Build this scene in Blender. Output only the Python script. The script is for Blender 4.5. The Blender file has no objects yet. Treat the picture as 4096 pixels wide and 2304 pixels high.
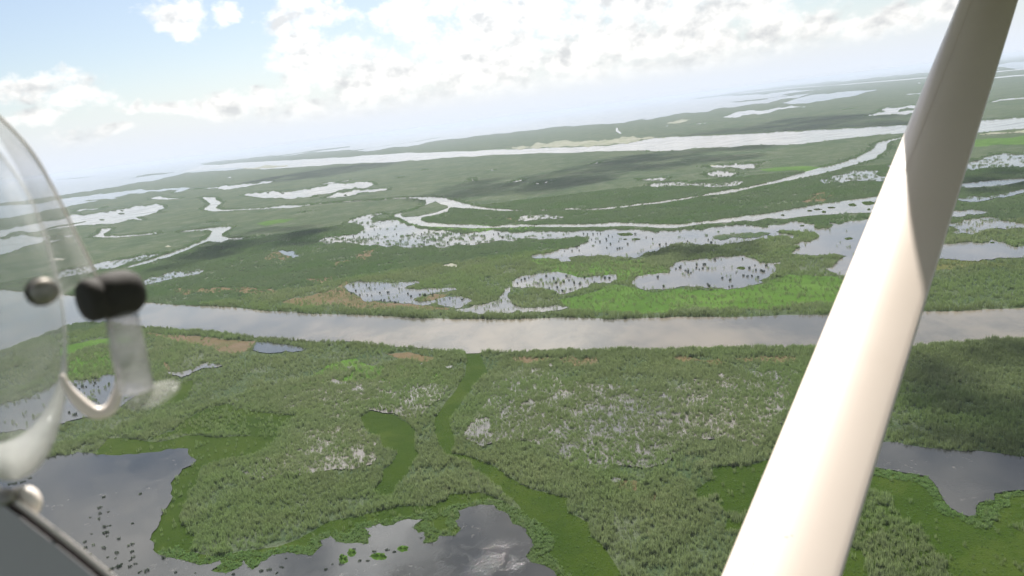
import bpy, bmesh, math, random
import numpy as np
from mathutils import Vector, Matrix
from mathutils.geometry import delaunay_2d_cdt

random.seed(7)
rng = np.random.default_rng(7)
scene = bpy.context.scene
col = scene.collection
rad = math.radians

# ------------------------------------------------------------------ camera
ALT = 160.0
FPX = 2980.0                       # focal length in photograph pixels (4096 wide)
TILT = rad(7.2)
PITCH = math.atan(680.6 / FPX)
Fv = Vector((0, math.cos(PITCH), -math.sin(PITCH)))
U0 = Vector((0, math.sin(PITCH), math.cos(PITCH)))
R0 = Vector((1, 0, 0))
Rv = math.cos(TILT) * R0 - math.sin(TILT) * U0
Uv = math.sin(TILT) * R0 + math.cos(TILT) * U0
CAM = Vector((0, 0, ALT))
cam_d = bpy.data.cameras.new('camera')
cam_d.sensor_width = 36
cam_d.lens = 36 * FPX / 4096
cam_d.clip_start = 0.02
cam_d.clip_end = 300000
cam_d.dof.use_dof = True
cam_d.dof.focus_distance = 900
cam_d.dof.aperture_fstop = 7.5
cam = bpy.data.objects.new('camera', cam_d)
col.objects.link(cam)
cam.matrix_world = Matrix(((Rv.x, Uv.x, -Fv.x, 0), (Rv.y, Uv.y, -Fv.y, 0), (Rv.z, Uv.z, -Fv.z, ALT), (0, 0, 0, 1)))
scene.camera = cam

# ------------------------------------------------------------------ light
SUN_EL, SUN_AZ = rad(50), rad(-3)
SUN_DIR = Vector((math.sin(SUN_AZ) * math.cos(SUN_EL), math.cos(SUN_AZ) * math.cos(SUN_EL), math.sin(SUN_EL)))
sun_d = bpy.data.lights.new('sun', 'SUN')
sun_d.energy = 4.2
sun_d.angle = rad(0.53)
sun_d.color = (1.0, 0.955, 0.89)
sun = bpy.data.objects.new('sun', sun_d)
col.objects.link(sun)
sun.rotation_euler = (-SUN_DIR).to_track_quat('-Z', 'Y').to_euler()
scene.view_settings.view_transform = 'Standard'
scene.view_settings.look = 'None'
scene.view_settings.gamma = 1
scene.view_settings.use_curve_mapping = False
scene.view_settings.exposure = 1.22
scene.cycles.use_denoising = True
scene.cycles.max_bounces = 8
scene.cycles.transparent_max_bounces = 16
scene.cycles.volume_bounces = 1
scene.cycles.sample_clamp_indirect = 8
scene.cycles.caustics_reflective = False
scene.cycles.caustics_refractive = False

# ------------------------------------------------------------------ node helpers
class NT:
    def __init__(self, tree):
        self.t = tree; self.n = tree.nodes; self.l = tree.links
    def add(self, typ, **kw):
        n = self.n.new(typ)
        for k, v in kw.items():
            setattr(n, k, v)
        return n
    def put(self, sock, v):
        if isinstance(v, bpy.types.NodeSocket):
            self.l.new(v, sock)
        else:
            sock.default_value = v
    def math(self, op, a, b=None, c=None, clamp=False):
        n = self.add('ShaderNodeMath', operation=op, use_clamp=clamp)
        self.put(n.inputs[0], a)
        if b is not None: self.put(n.inputs[1], b)
        if c is not None: self.put(n.inputs[2], c)
        return n.outputs[0]
    def vec(self, op, a, b=None, scale=None):
        n = self.add('ShaderNodeVectorMath', operation=op)
        self.put(n.inputs[0], a)
        if b is not None: self.put(n.inputs[1], b)
        if scale is not None: self.put(n.inputs['Scale'], scale)
        return n.outputs[1] if op in ('LENGTH', 'DOT_PRODUCT', 'DISTANCE') else n.outputs[0]
    def noise(self, vec, scale, detail=4, rough=0.55, lac=2.0, dist=0.0, out=0):
        n = self.add('ShaderNodeTexNoise')
        if vec is not None: self.put(n.inputs['Vector'], vec)
        n.inputs['Scale'].default_value = scale
        n.inputs['Detail'].default_value = detail
        n.inputs['Roughness'].default_value = rough
        n.inputs['Lacunarity'].default_value = lac
        n.inputs['Distortion'].default_value = dist
        return n.outputs[out]
    def mix(self, fac, a, b, blend='MIX'):
        n = self.add('ShaderNodeMix', data_type='RGBA', blend_type=blend)
        self.put(n.inputs[0], fac); self.put(n.inputs[6], a); self.put(n.inputs[7], b)
        return n.outputs[2]
    def ramp(self, fac, stops):
        n = self.add('ShaderNodeValToRGB')
        r = n.color_ramp
        while len(r.elements) < len(stops): r.elements.new(0.5)
        for e, (p, c) in zip(r.elements, stops):
            e.position = p; e.color = (*c, 1) if len(c) == 3 else c
        self.put(n.inputs[0], fac)
        return n.outputs[0]
    def smooth(self, v, a, b, lo=0.0, hi=1.0):
        n = self.add('ShaderNodeMapRange', interpolation_type='SMOOTHSTEP')
        self.put(n.inputs[0], v)
        n.inputs[1].default_value = a; n.inputs[2].default_value = b
        n.inputs[3].default_value = lo; n.inputs[4].default_value = hi
        return n.outputs[0]
    def bump(self, h, strength, dist=0.1):
        n = self.add('ShaderNodeBump')
        n.inputs['Strength'].default_value = strength
        n.inputs['Distance'].default_value = dist
        self.put(n.inputs['Height'], h)
        return n.outputs[0]

def C(r, g, b): return (r, g, b, 1)

def px_dir(x, y):
    return (Fv + Rv * ((x - 2048) / FPX) - Uv * ((y - 1152) / FPX))

def px_azel(x, y):
    d = px_dir(x, y).normalized()
    return math.atan2(d.x, d.y), math.asin(d.z)

# ------------------------------------------------------------------ world
world = bpy.data.worlds.new('World')
scene.world = world
world.use_nodes = True
W = NT(world.node_tree)
W.n.clear()
out = W.add('ShaderNodeOutputWorld')
bg = W.add('ShaderNodeBackground')
W.l.new(bg.outputs[0], out.inputs[0])
sky = W.add('ShaderNodeTexSky', sky_type='NISHITA')
sky.sun_disc = False
sky.sun_elevation = SUN_EL
sky.sun_rotation = SUN_AZ
sky.altitude = 100
sky.air_density = 1.0
sky.dust_density = 1.2
sky.ozone_density = 1.5
SKY_STRENGTH = 0.05
bg.inputs[1].default_value = SKY_STRENGTH
tc = W.add('ShaderNodeTexCoord')
dirv = W.vec('NORMALIZE', tc.outputs['Generated'])
sep = W.add('ShaderNodeSeparateXYZ'); W.l.new(dirv, sep.inputs[0])
az = W.math('ARCTAN2', sep.outputs[0], sep.outputs[1])
el = W.math('ARCSINE', sep.outputs[2])
cmb = W.add('ShaderNodeCombineXYZ')
W.l.new(az, cmb.inputs[0]); W.l.new(el, cmb.inputs[1])
ae = cmb.outputs[0]
# billowing warp at two scales
w1 = W.noise(W.vec('MULTIPLY', ae, (1, 1.5, 1)), 9.0, 5, 0.6, out=1)
warp = W.vec('SCALE', W.vec('SUBTRACT', w1, (0.5, 0.5, 0.5)), scale=0.075)
aew = W.vec('ADD', ae, warp)
# cumulus groups seen in the photograph: (x, y, rx, ry) in photograph pixels
CLOUDS = [
 (1290, 235, 190, 100), (1190, 330, 110, 80), (1500, 330, 330, 110), (1950, 260, 460, 190), (2420, 190, 480, 170),
 (2750, 110, 380, 150), (2050, 60, 560, 130), (1620, 90, 180, 110), (2600, -60, 700, 150), (2700, 250, 330, 60),
 (690, 45, 115, 70), (750, 125, 55, 40), (905, 30, 60, 70), (1130, 60, 70, 75), (1300, 30, 110, 60),
 (690, 425, 80, 35), (880, 410, 95, 48), (1030, 405, 70, 40), (1200, 440, 190, 60), (1450, 450, 250, 40),
 (120, 350, 190, 45), (310, 385, 130, 45), (190, 455, 110, 35), (290, 525, 65, 28), (450, 522, 85, 28), (545, 415, 36, 26),
 (3080, 140, 230, 85), (3260, 95, 90, 60), (3500, 130, 160, 38), (3660, 90, 120, 45), (3000, 40, 260, 60), (3800, 40, 200, 50),
]
m = None
for (x, y, rx, ry) in CLOUDS:
    a0, e0 = px_azel(x, y)
    q = W.vec('LENGTH', W.vec('MULTIPLY', W.vec('SUBTRACT', aew, (a0, e0, 0)), (FPX / rx, FPX / ry, 0)))
    q = W.math('SUBTRACT', 1.0, q)
    if m is None: m = q
    else: m = W.math('SMOOTH_MAX', m, q, 0.35)
# everywhere else: scattered cumulus of the same kind
n_gen = W.noise(W.vec('MULTIPLY', dirv, (1, 1, 1.6)), 3.1, 3, 0.5)
gen = W.math('MULTIPLY', W.math('SUBTRACT', n_gen, 0.47), 6.0)
beyond = W.math('MAXIMUM', W.smooth(el, 0.19, 0.27), W.smooth(W.math('ABSOLUTE', az), 0.66, 0.78))
gen = W.math('MULTIPLY_ADD', W.math('SUBTRACT', 1.0, beyond), -3.0, gen)
m = W.math('MAXIMUM', m, gen)
fb = W.noise(W.vec('MULTIPLY', ae, (1, 1.35, 1)), 19.0, 8, 0.52, 2.1)
fb2 = W.noise(W.vec('MULTIPLY', ae, (1, 1.2, 1)), 11.0, 4, 0.5)
dens = W.math('ADD', m, W.math('MULTIPLY', W.math('SUBTRACT', fb, 0.5), 1.0))
dens = W.math('ADD', dens, W.math('MULTIPLY', W.math('SUBTRACT', fb2, 0.5), 1.0))
vor = W.add('ShaderNodeTexVoronoi', feature='SMOOTH_F1', voronoi_dimensions='2D', normalize=True)
W.put(vor.inputs['Vector'], W.vec('ADD', W.vec('MULTIPLY', ae, (1, 1.25, 1)), W.vec('SCALE', w1, scale=0.03)))
for k_, v_ in (('Scale', 24.0), ('Detail', 3.0), ('Roughness', 0.55), ('Lacunarity', 2.3), ('Smoothness', 0.25)): vor.inputs[k_].default_value = v_
bil = W.math('SUBTRACT', 1.0, vor.outputs['Distance'])
dens = W.math('ADD', dens, W.math('MULTIPLY', W.math('SUBTRACT', bil, 0.62), 1.7))
fb3 = W.noise(W.vec('MULTIPLY', ae, (1, 1.3, 1)), 75.0, 5, 0.6)
dens = W.math('ADD', dens, W.math('MULTIPLY', W.math('SUBTRACT', fb3, 0.5), 0.55))
mask = W.smooth(dens, 0.0, 0.88)
core = W.smooth(dens, 0.3, 1.3)
# low clouds dissolve into the haze near the horizon
mask = W.math('MULTIPLY', mask, W.smooth(el, 0.016, 0.06))
mask = W.math('MULTIPLY', mask, 0.95)
sdot = W.math('MAXIMUM', W.vec('DOT_PRODUCT', dirv, tuple(SUN_DIR)), 0.0)
glow = W.math('POWER', sdot, 12.0)
k = 1.0 / SKY_STRENGTH
lit = W.math('MULTIPLY_ADD', glow, 4.2 * k, 0.42 * k)
fbs = W.noise(W.vec('ADD', W.vec('MULTIPLY', ae, (1, 1.35, 1)), (0.006, -0.012, 0)), 19.0, 8, 0.52, 2.1)
shade = W.math('MULTIPLY', W.math('SUBTRACT', fbs, fb), 1.8)
shade = W.math('ADD', shade, W.smooth(bil, 0.45, 0.72, 0.09, -0.05))
shade = W.math('ADD', shade, W.math('MULTIPLY', core, W.smooth(fb2, 0.42, 0.66, 0.0, 0.26)))
shade = W.math('MAXIMUM', W.math('MINIMUM', shade, 0.27), -0.12)
cl_v = W.math('MULTIPLY', lit, W.math('SUBTRACT', 1.0, shade))
cl = W.add('ShaderNodeCombineXYZ')
tint = W.mix(W.math('MAXIMUM', shade, 0.0), C(1, 0.99, 0.97), C(0.78, 0.88, 1.0))
cl_c = W.vec('SCALE', tint, scale=cl_v)
# pale humid band along the horizon
hz = W.smooth(el, 0.0, 0.14, 1.0, 0.0)
hz = W.math('MULTIPLY', W.math('POWER', hz, 1.6), 0.97)
sk = W.vec('SCALE', W.mix(0.05, sky.outputs[0], C(0.9 * k * .4, 0.95 * k * .4, 1.0 * k * .4)), scale=1.0)
hcol = W.vec('SCALE', (0.84, 0.91, 1.02), scale=W.math('MULTIPLY_ADD', glow, 0.3 * k, 0.435 * k))
sk = W.mix(hz, sk, hcol)
fin = W.mix(mask, sk, cl_c)
W.l.new(fin, bg.inputs[0])

# ------------------------------------------------------------------ tracing frames: zoomed regions of the photograph
S = 1024 / 2576
FR = {'A': (0, 640, S), 'B': (1024, 640, S), 'C': (2048, 640, S), 'D': (3072, 640, S),
      'E': (0, 1184, S), 'F': (1024, 1184, S), 'G': (2048, 1184, S), 'H': (3072, 1184, S),
      'I': (512, 1728, S), 'J': (1400, 1728, S), 'K': (2200, 1728, S), 'L': (2048, 240, S), 'M': (3072, 240, S),
      'N': (1300, 0, 1400 / 2536), 'O': (0, 0, 1400 / 2536), 'Z': (0, 1700, 700 / 1679), 'W': (2800, 1600, 1296 / 2576),
      'P': (0, 0, 1.0)}

def pts(s):
    """'B 0,325 180,310 / A 2576,370' -> photograph pixel list"""
    o = []
    for seg in s.split('/'):
        tk = seg.split()
        x0, y0, sc = FR[tk[0]]
        for t in tk[1:]:
            u, v = t.split(',')
            o.append((x0 + float(u) * sc, y0 + float(v) * sc))
    return o

def ground_at(x, y, z=0.0):
    d = px_dir(x, y)
    dz = min(d.z, -0.0023)
    s = (z - ALT) / dz
    return (d.x * s, d.y * s)

def fractal(poly, rough, step, seed):
    r = random.Random(seed)
    o = []
    def sub(a, b):
        L = math.hypot(b[0] - a[0], (b[1] - a[1]) * 2)
        if L < step:
            o.append(a); return
        k_ = r.gauss(0, 1) * rough
        mx = (a[0] + b[0]) / 2 - (b[1] - a[1]) * k_
        my = (a[1] + b[1]) / 2 + (b[0] - a[0]) * k_ * 0.45
        sub(a, (mx, my)); sub((mx, my), b)
    for i in range(len(poly)):
        sub(poly[i], poly[(i + 1) % len(poly)])
    return o

def outline(s, rough=0.10, step=9, seed=1):
    p = fractal(pts(s) if isinstance(s, str) else s, rough, step, seed)
    return np.array([ground_at(*q) for q in p])

def fill_mesh(name, xy, z):
    ext = max(np.ptp(xy[:, 0]), np.ptp(xy[:, 1]))
    c = xy.mean(0)
    v2 = [Vector(((a - c[0]) / ext, (b - c[1]) / ext)) for a, b in xy]
    vv, ee, ff, _, _, _ = delaunay_2d_cdt(v2, [], [list(range(len(v2)))], 1, 1e-7)
    me = bpy.data.meshes.new(name)
    me.from_pydata([(v.x * ext + c[0], v.y * ext + c[1], z) for v in vv], [], [list(f) for f in ff])
    me.update()
    if len(me.polygons) and me.polygons[0].normal.z < 0: me.flip_normals()
    return me

def tag(o, label=None, cat=None, group=None, kind=None):
    if label: o['label'] = label
    if cat: o['category'] = cat
    if group: o['group'] = group
    if kind: o['kind'] = kind
    return o

def link(name, me, mat=None, parent=None):
    o = bpy.data.objects.new(name, me)
    col.objects.link(o)
    if mat is not None and me is not None:
        me.materials.clear(); me.materials.append(mat)
    if parent is not None: o.parent = parent
    return o

# ------------------------------------------------------------------ materials
def new_mat(name):
    m_ = bpy.data.materials.new(name); m_.use_nodes = True
    t = NT(m_.node_tree); t.n.clear()
    o = t.add('ShaderNodeOutputMaterial'); b = t.add('ShaderNodeBsdfPrincipled')
    t.l.new(b.outputs[0], o.inputs[0])
    b.inputs['Specular IOR Level'].default_value = 0.2
    return m_, t, b, o

def pos(t):
    return t.add('ShaderNodeNewGeometry').outputs['Position']

def water_mat(name, deep, silt, rough, bump_s, wind=0.12, glint=0.0, ruffle=None, scum=False):
    m_, t, b, o = new_mat(name)
    P_ = pos(t)
    big = t.noise(t.vec('MULTIPLY', P_, (1, 0.55, 1)), 0.012, 4, 0.6)
    wc = t.mix(t.smooth(big, 0.35, 0.68), C(*deep), C(*silt))
    if scum:      # pale flecks of floating scum in drifting rafts
        sm = t.math('MULTIPLY', t.smooth(t.noise(P_, 0.33, 5, 0.65), 0.57, 0.66), t.smooth(t.noise(P_, 0.045, 3, 0.5), 0.56, 0.66))
        wc = t.mix(t.math('MULTIPLY', sm, 0.4), wc, C(0.12, 0.115, 0.105))
    t.put(b.inputs['Base Color'], wc)
    streak = t.noise(t.vec('MULTIPLY', P_, (0.35, 1, 1)), 0.035, 5, 0.6, dist=0.6)
    st = t.smooth(streak, 0.48, 0.64)
    t.put(b.inputs['Roughness'], t.math('MULTIPLY_ADD', st, wind, rough))
    b.inputs['IOR'].default_value = 1.333
    b.inputs['Specular IOR Level'].default_value = 0.5
    rip = t.noise(t.vec('MULTIPLY', P_, (1, 1.6, 1)), 0.8, 4, 0.65)
    if glint:
        gm = t.noise(P_, 0.03, 3, 0.5)
        rip = t.math('MULTIPLY', rip, t.math('MULTIPLY_ADD', t.smooth(gm, 0.5, 0.6), glint, 1.0))
    if ruffle:    # a patch of wind-ruffled water
        dd = t.vec('LENGTH', t.vec('MULTIPLY', t.vec('SUBTRACT', P_, (ruffle[0], ruffle[1], 0)), (0.6, 1.0, 0)))
        patch_ = t.math('MULTIPLY', t.smooth(dd, 4, 20, 1, 0), t.smooth(t.noise(P_, 0.10, 4, 0.6, dist=0.8), 0.45, 0.62))
        b2 = t.add('ShaderNodeBump'); b2.inputs['Strength'].default_value = 0.9; b2.inputs['Distance'].default_value = 0.16
        t.put(b2.inputs['Height'], t.math('MULTIPLY', patch_, t.noise(P_, 1.6, 3, 0.6)))
        t.put(b2.inputs['Normal'], t.bump(rip, bump_s, 0.25))
        t.put(b.inputs['Normal'], b2.outputs[0])
        return m_
    t.put(b.inputs['Normal'], t.bump(rip, bump_s, 0.25))
    return m_

M_RIVER = water_mat('river_water', (0.060, 0.057, 0.047), (0.130, 0.112, 0.084), 0.05, 0.14, 0.12)
M_CREEK = water_mat('creek_water', (0.11, 0.105, 0.09), (0.15, 0.14, 0.12), 0.10, 0.16, 0.10)
M_POND = water_mat('pond_water', (0.030, 0.034, 0.036), (0.05, 0.05, 0.046), 0.05, 0.10, 0.10)
M_POND2 = water_mat('shallow_pond_water', (0.07, 0.07, 0.066), (0.12, 0.11, 0.095), 0.07, 0.10, 0.12)
M_DARK = water_mat('near_pond_water', (0.013, 0.015, 0.015), (0.030, 0.030, 0.028), 0.03, 0.05, 0.10, 2.0, ruffle=ground_at(1990, 2240), scum=True)
M_SEA = water_mat('sea_water', (0.06, 0.08, 0.10), (0.10, 0.115, 0.125), 0.16, 0.2, 0.10)

def veg_sheet(name, c1, c2, c3, fine=0.5, bump_s=0.6):
    m_, t, b, o = new_mat(name)
    P_ = pos(t)
    b.inputs['Specular IOR Level'].default_value = 0.02
    big = t.noise(P_, 0.006, 5, 0.55)
    mid = t.noise(P_, 0.06, 5, 0.6)
    fin_ = t.noise(P_, fine, 4, 0.65)
    c = t.mix(t.smooth(big, 0.35, 0.65), C(*c1), C(*c2))
    c = t.mix(t.smooth(mid, 0.42, 0.66, 0, 0.75), c, C(*c3))
    c = t.mix(t.smooth(fin_, 0.35, 0.7, 0.0, 0.55), c, t.mix(0.5, c, C(c1[0] * .3, c1[1] * .3, c1[2] * .3)))
    mot = t.noise(P_, 0.022, 6, 0.68, dist=0.7)
    c = t.mix(t.smooth(mot, 0.48, 0.64, 0, 0.75), c, C(c2[0] * 1.22, c2[1] * 1.1, c2[2] * 1.5))
    c = t.mix(t.smooth(mot, 0.34, 0.46, 0.5, 0), c, C(c3[0] * .75, c3[1] * .8, c3[2] * .8))
    t.put(b.inputs['Base Color'], c)
    b.inputs['Roughness'].default_value = 0.85
    h = t.math('MULTIPLY_ADD', mid, 3.0, fin_)
    t.put(b.inputs['Normal'], t.bump(h, bump_s, 1.2))
    return m_

M_GROUND = veg_sheet('marsh_ground', (0.034, 0.054, 0.024), (0.056, 0.072, 0.035), (0.030, 0.050, 0.022))
M_MAT = veg_sheet('floating_plant_green', (0.021, 0.040, 0.004), (0.026, 0.044, 0.005), (0.019, 0.037, 0.004), 1.1, 0.35)
M_MATB = veg_sheet('bright_plant_green', (0.040, 0.088, 0.011), (0.047, 0.095, 0.013), (0.036, 0.068, 0.012), 0.9, 0.35)
M_MATO = veg_sheet('olive_plants', (0.050, 0.060, 0.016), (0.058, 0.066, 0.018), (0.040, 0.054, 0.014), 0.9, 0.35)
M_MUD = veg_sheet('brown_dead_plants', (0.092, 0.070, 0.034), (0.082, 0.066, 0.034), (0.064, 0.066, 0.030), 0.4, 0.3)
M_SAND = veg_sheet('pale_sand', (0.22, 0.22, 0.165), (0.17, 0.18, 0.12), (0.07, 0.09, 0.045), 0.3, 0.2)

def leaf_mat(name, dark, light, dry, attr='GEOMETRY', transl=0.35, up=0.62):
    m_, t, b, o = new_mat(name)
    a = t.add('ShaderNodeAttribute', attribute_name='tint')
    a.attribute_type = attr
    f = a.outputs['Fac']
    c = t.mix(t.smooth(f, 0.0, 0.8), C(*dark), C(*light))
    c = t.mix(t.smooth(f, 0.8, 1.0, 0, 0.8), c, C(*dry))
    c = t.mix(t.smooth(f, -0.4, -0.05, 0.75, 0.0), c, C(dark[0] * .3, dark[1] * .3, dark[2] * .32))  # negative tint: darkened colour standing in for the shaded bank face
    P_ = pos(t)
    pat = t.noise(P_, 0.02, 4, 0.55)
    c = t.mix(t.smooth(pat, 0.4, 0.62, 0, 0.6), c, t.mix(0.55, c, C(dark[0] * 1.35, dark[1] * 1.25, dark[2] * 0.9)))
    pat2 = t.noise(P_, 0.009, 4, 0.6)
    c = t.mix(t.smooth(pat2, 0.45, 0.62, 0, 0.65), c, C(light[0] * .62, light[1] * .88, light[2] * .5))
    t.put(b.inputs['Base Color'], c)
    b.inputs['Roughness'].default_value = 0.7
    b.inputs['Specular IOR Level'].default_value = 0.04
    gn = t.add('ShaderNodeNewGeometry').outputs['Normal']
    nrm = t.vec('NORMALIZE', t.vec('ADD', t.vec('SCALE', gn, scale=0.4), (0, 0, up)))
    t.put(b.inputs['Normal'], nrm)
    tr = t.add('ShaderNodeBsdfTranslucent')
    t.put(tr.inputs[0], t.mix(0.4, c, C(light[0] * 1.2, light[1] * 1.3, light[2] * .8)))
    mx = t.add('ShaderNodeMixShader'); mx.inputs[0].default_value = transl
    t.l.new(b.outputs[0], mx.inputs[1]); t.l.new(tr.outputs[0], mx.inputs[2])
    t.l.new(mx.outputs[0], o.inputs[0])
    return m_

REEDN = ((0.105, 0.142, 0.070), (0.206, 0.248, 0.136), (0.28, 0.27, 0.17))
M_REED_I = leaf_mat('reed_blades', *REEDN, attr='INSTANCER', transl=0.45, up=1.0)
REEDW = ((0.110, 0.168, 0.092), (0.165, 0.225, 0.126), (0.24, 0.24, 0.15))
M_REED_W = leaf_mat('reed_tops', *REEDW, attr='INSTANCER', transl=0.35, up=1.4)
LEAFY = ((0.075, 0.130, 0.044), (0.17, 0.24, 0.105), (0.23, 0.27, 0.14))
M_LEAF_I = leaf_mat('broad_leaves', *LEAFY, attr='INSTANCER', up=1.0)
M_CLUMP, t_, b_, o_ = new_mat('clump_leaves')
nz = t_.noise(pos(t_), 0.9, 3, 0.6)
t_.put(b_.inputs['Base Color'], t_.ramp(nz, [(0.3, (0.045, 0.066, 0.030)), (0.55, (0.08, 0.12, 0.05)), (0.75, (0.13, 0.155, 0.08))]))
b_.inputs['Roughness'].default_value = 0.7
t_.put(b_.inputs['Normal'], t_.vec('NORMALIZE', t_.vec('ADD', t_.vec('SCALE', t_.add('ShaderNodeNewGeometry').outputs['Normal'], scale=0.4), (0, 0, 0.8))))

# ------------------------------------------------------------------ the setting: ground and water
def disc(name, r, z, n=128):
    me = bpy.data.meshes.new(name)
    v = [(0, 0, z)] + [(math.cos(i * 2 * math.pi / n) * r, math.sin(i * 2 * math.pi / n) * r, z) for i in range(n)]
    me.from_pydata(v, [], [(0, 1 + i, 1 + (i + 1) % n) for i in range(n)])
    return me
tag(link('ground', disc('ground', 70000, -0.30), M_GROUND), kind='structure')

WATER = []      # (outline, emergent reed density)
_wz = [0.0]
def water(name, trace, mat, emergent=0.0, rough=0.10, step=9):
    xy = outline(trace, rough, step, len(WATER) * 7 + 3)
    o = link(name, fill_mesh(name, xy, _wz[0]), mat)
    _wz[0] += 0.004
    tag(o, kind='structure')
    WATER.append((xy, emergent, name))
    return o

_hl = [(x, 690 - 0.1265 * (x - 276) + 1.0) for x in (5200, 3600, 2400, 1200, 0, -1400)]
coast = pts('A -900,640 0,435 300,400 600,355 900,315 1200,265 1500,215 1560,205 1700,170 1830,138 1880,126 2100,112 2400,92')
coast += pts('O 1760,1222 1620,1205 1480,1196 1450,1188 1600,1165 2000,1128 2250,1102 2536,1085')
coast += pts('N 300,1098 680,1050 800,1020 1060,990 1350,960 1600,930 1720,915 1900,905 2200,880 2380,862')
coast += pts('L 1300,600 1520,570 1730,530 1970,520 2050,490 2300,465 2576,435 / M 120,397 300,380 430,338 130,352 550,292 300,305 0,342 / L 2400,352 2000,378 1740,408 2000,365 2300,320 2576,285 / M 300,248 600,213 1000,188 1400,150 1650,125 2340,45 2576,20 4000,-120')
water('sea', coast + _hl, M_SEA, rough=0.05, step=12)
water('river', 'A -600,1270 0,1300 540,1338 700,1362 1430,1428 / F 0,138 700,181 1300,204 1700,226 2576,236 / G 1300,222 2200,213 / H 0,200 600,187 1580,155 2000,148 2576,118 3600,60 3600,420 2576,440 2000,470 1500,500 500,520 0,520 / G 1700,540 600,545 0,560 / F 2290,560 2240,575 2120,578 2080,560 1950,550 1400,512 600,462 0,420 / E 1900,350 1400,312 1100,275 900,265 780,275 650,310 300,440 -600,760', M_RIVER, rough=0.025, step=7)
water('lower_river', 'O 1330,1246 1760,1222 2080,1216 2536,1187 / N 600,1163 1100,1133 / L 0,950 600,935 1000,918 1385,908 1392,918 2000,882 2400,857 2576,855 / M 200,855 460,828 900,775 1250,745 1400,735 2140,728 2300,712 2576,690 3600,610 3600,520 2576,582 2180,603 1430,655 900,685 400,710 0,735 / L 2400,740 2000,760 1700,770 1430,785 1200,828 900,864 700,872 380,882 0,898 / N 1240,1082 880,1100 500,1114 0,1146 / O 2300,1150 1800,1175 1480,1196', M_CREEK, rough=0.03, step=7)
water('creek', 'A 2030,372 2170,375 2180,400 2235,425 2170,480 2240,500 2400,495 2576,485 / B 300,453 900,413 1400,379 1600,370 1780,368 1900,383 2050,425 2200,460 2400,488 2576,500 / C 300,499 800,490 1000,474 1500,414 2000,331 2576,224 / M 250,1158 640,1062 790,1017 900,978 1070,888 1085,845 1100,830 1260,795 1360,776 1700,735 1700,752 1370,789 1240,812 1205,840 1200,890 1110,960 1090,988 870,1054 700,1102 300,1193 0,1254 / C 2000,352 1500,434 1000,489 800,501 300,509 / B 2576,511 2450,511 2250,494 2100,487 1990,474 1940,490 1935,515 1760,562 1665,578 1662,602 1720,625 1900,643 2200,650 2576,653 / C 700,646 1300,640 1700,646 2000,613 2300,569 2576,538 / D 250,489 500,449 800,408 1110,364 1500,308 1990,230 2576,183 3400,120 3400,150 2576,212 1960,272 1500,345 1090,400 1075,460 1060,528 800,533 560,548 400,562 180,592 0,582 / C 2430,616 2350,606 2100,630 1800,660 1650,682 1400,676 700,674 0,680 / B 2300,684 1900,674 1650,662 1540,635 1480,600 1450,580 1385,568 1385,556 1400,545 1550,510 1680,465 1715,430 1700,405 1600,386 1450,386 1100,408 500,460 0,494 / A 2300,514 2120,516 2045,500 2060,480 2115,440 2080,410 2055,395', M_CREEK, rough=0.03, step=6)
water('pond', 'B 620,820 640,800 760,770 900,755 1020,740 1090,690 1050,650 920,630 960,600 1100,560 1250,530 1270,545 1180,570 1150,600 1250,610 1330,600 1420,600 1530,660 1700,690 1950,715 2200,725 2576,728 / C 400,712 700,705 1000,700 1300,705 1600,715 1900,700 2200,660 2400,660 2576,680 / D 0,660 150,645 350,625 365,640 470,650 480,690 600,690 660,655 600,635 800,620 950,610 1030,580 1300,560 1400,700 1200,1000 1000,1250 780,1165 700,1150 600,1100 550,1100 640,1080 700,1020 740,990 800,965 640,945 500,960 220,945 270,905 330,880 290,860 190,855 300,845 420,825 480,800 515,765 470,730 400,715 280,712 130,705 80,720 270,770 250,790 100,760 0,752 / C 2576,785 2400,815 2200,840 2000,850 1800,845 1600,840 1560,870 1500,885 1480,905 1350,930 1280,975 1250,990 1150,980 1000,970 800,965 620,970 560,985 600,1020 470,1005 480,990 380,990 150,985 200,960 300,945 450,910 600,880 700,845 770,820 775,770 720,772 400,790 0,820 / B 2300,835 2100,855 1900,880 1700,862 1500,880 1350,870 1200,850 1000,840 850,830 700,840', M_POND2, 0.01, rough=0.12)
water('pond', 'C 1200,1250 1210,1220 1260,1170 1400,1150 1580,1135 1600,1110 1570,1080 1640,1060 1620,1040 1720,1010 1850,1000 2000,995 2100,970 2200,975 2340,960 2380,985 2450,1000 2500,1035 2576,1040 / D 130,1028 120,1045 60,1050 100,1100 60,1130 0,1180 / C 2560,1190 2480,1210 2540,1230 2400,1260 2250,1290 2100,1285 1950,1285 1800,1275 1700,1270 1550,1300 1350,1310 1280,1290 1250,1270', M_POND2, 0.015)
water('pond', 'C 0,1220 100,1165 300,1140 420,1125 560,1150 700,1180 850,1165 1050,1145 1060,1200 960,1240 800,1240 760,1280 650,1310 480,1350 450,1320 380,1300 200,1285 0,1280 / B 2500,1300 2480,1350 2440,1380 2450,1449 / F 2500,15 2400,50 2200,90 2050,130 2000,160 2200,172 2400,167 2576,167 / G 50,142 90,167 300,162 370,152 500,137 580,112 450,90 300,115 120,120 70,110 0,75 / B 2576,1420 2530,1380 2576,1280', M_POND2, 0.05)
water('pond', 'B 880,1270 940,1240 1050,1220 1200,1230 1300,1235 1450,1230 1640,1220 1650,1240 1450,1290 1600,1300 1800,1290 1960,1285 2040,1310 1800,1340 1600,1390 1580,1410 1750,1420 1900,1380 2060,1370 2200,1410 / F 2200,45 2050,120 1900,105 1800,70 1550,75 1300,60 1100,55 / B 1060,1390 1020,1360 930,1320 900,1290', M_POND2, 0.07)
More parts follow.
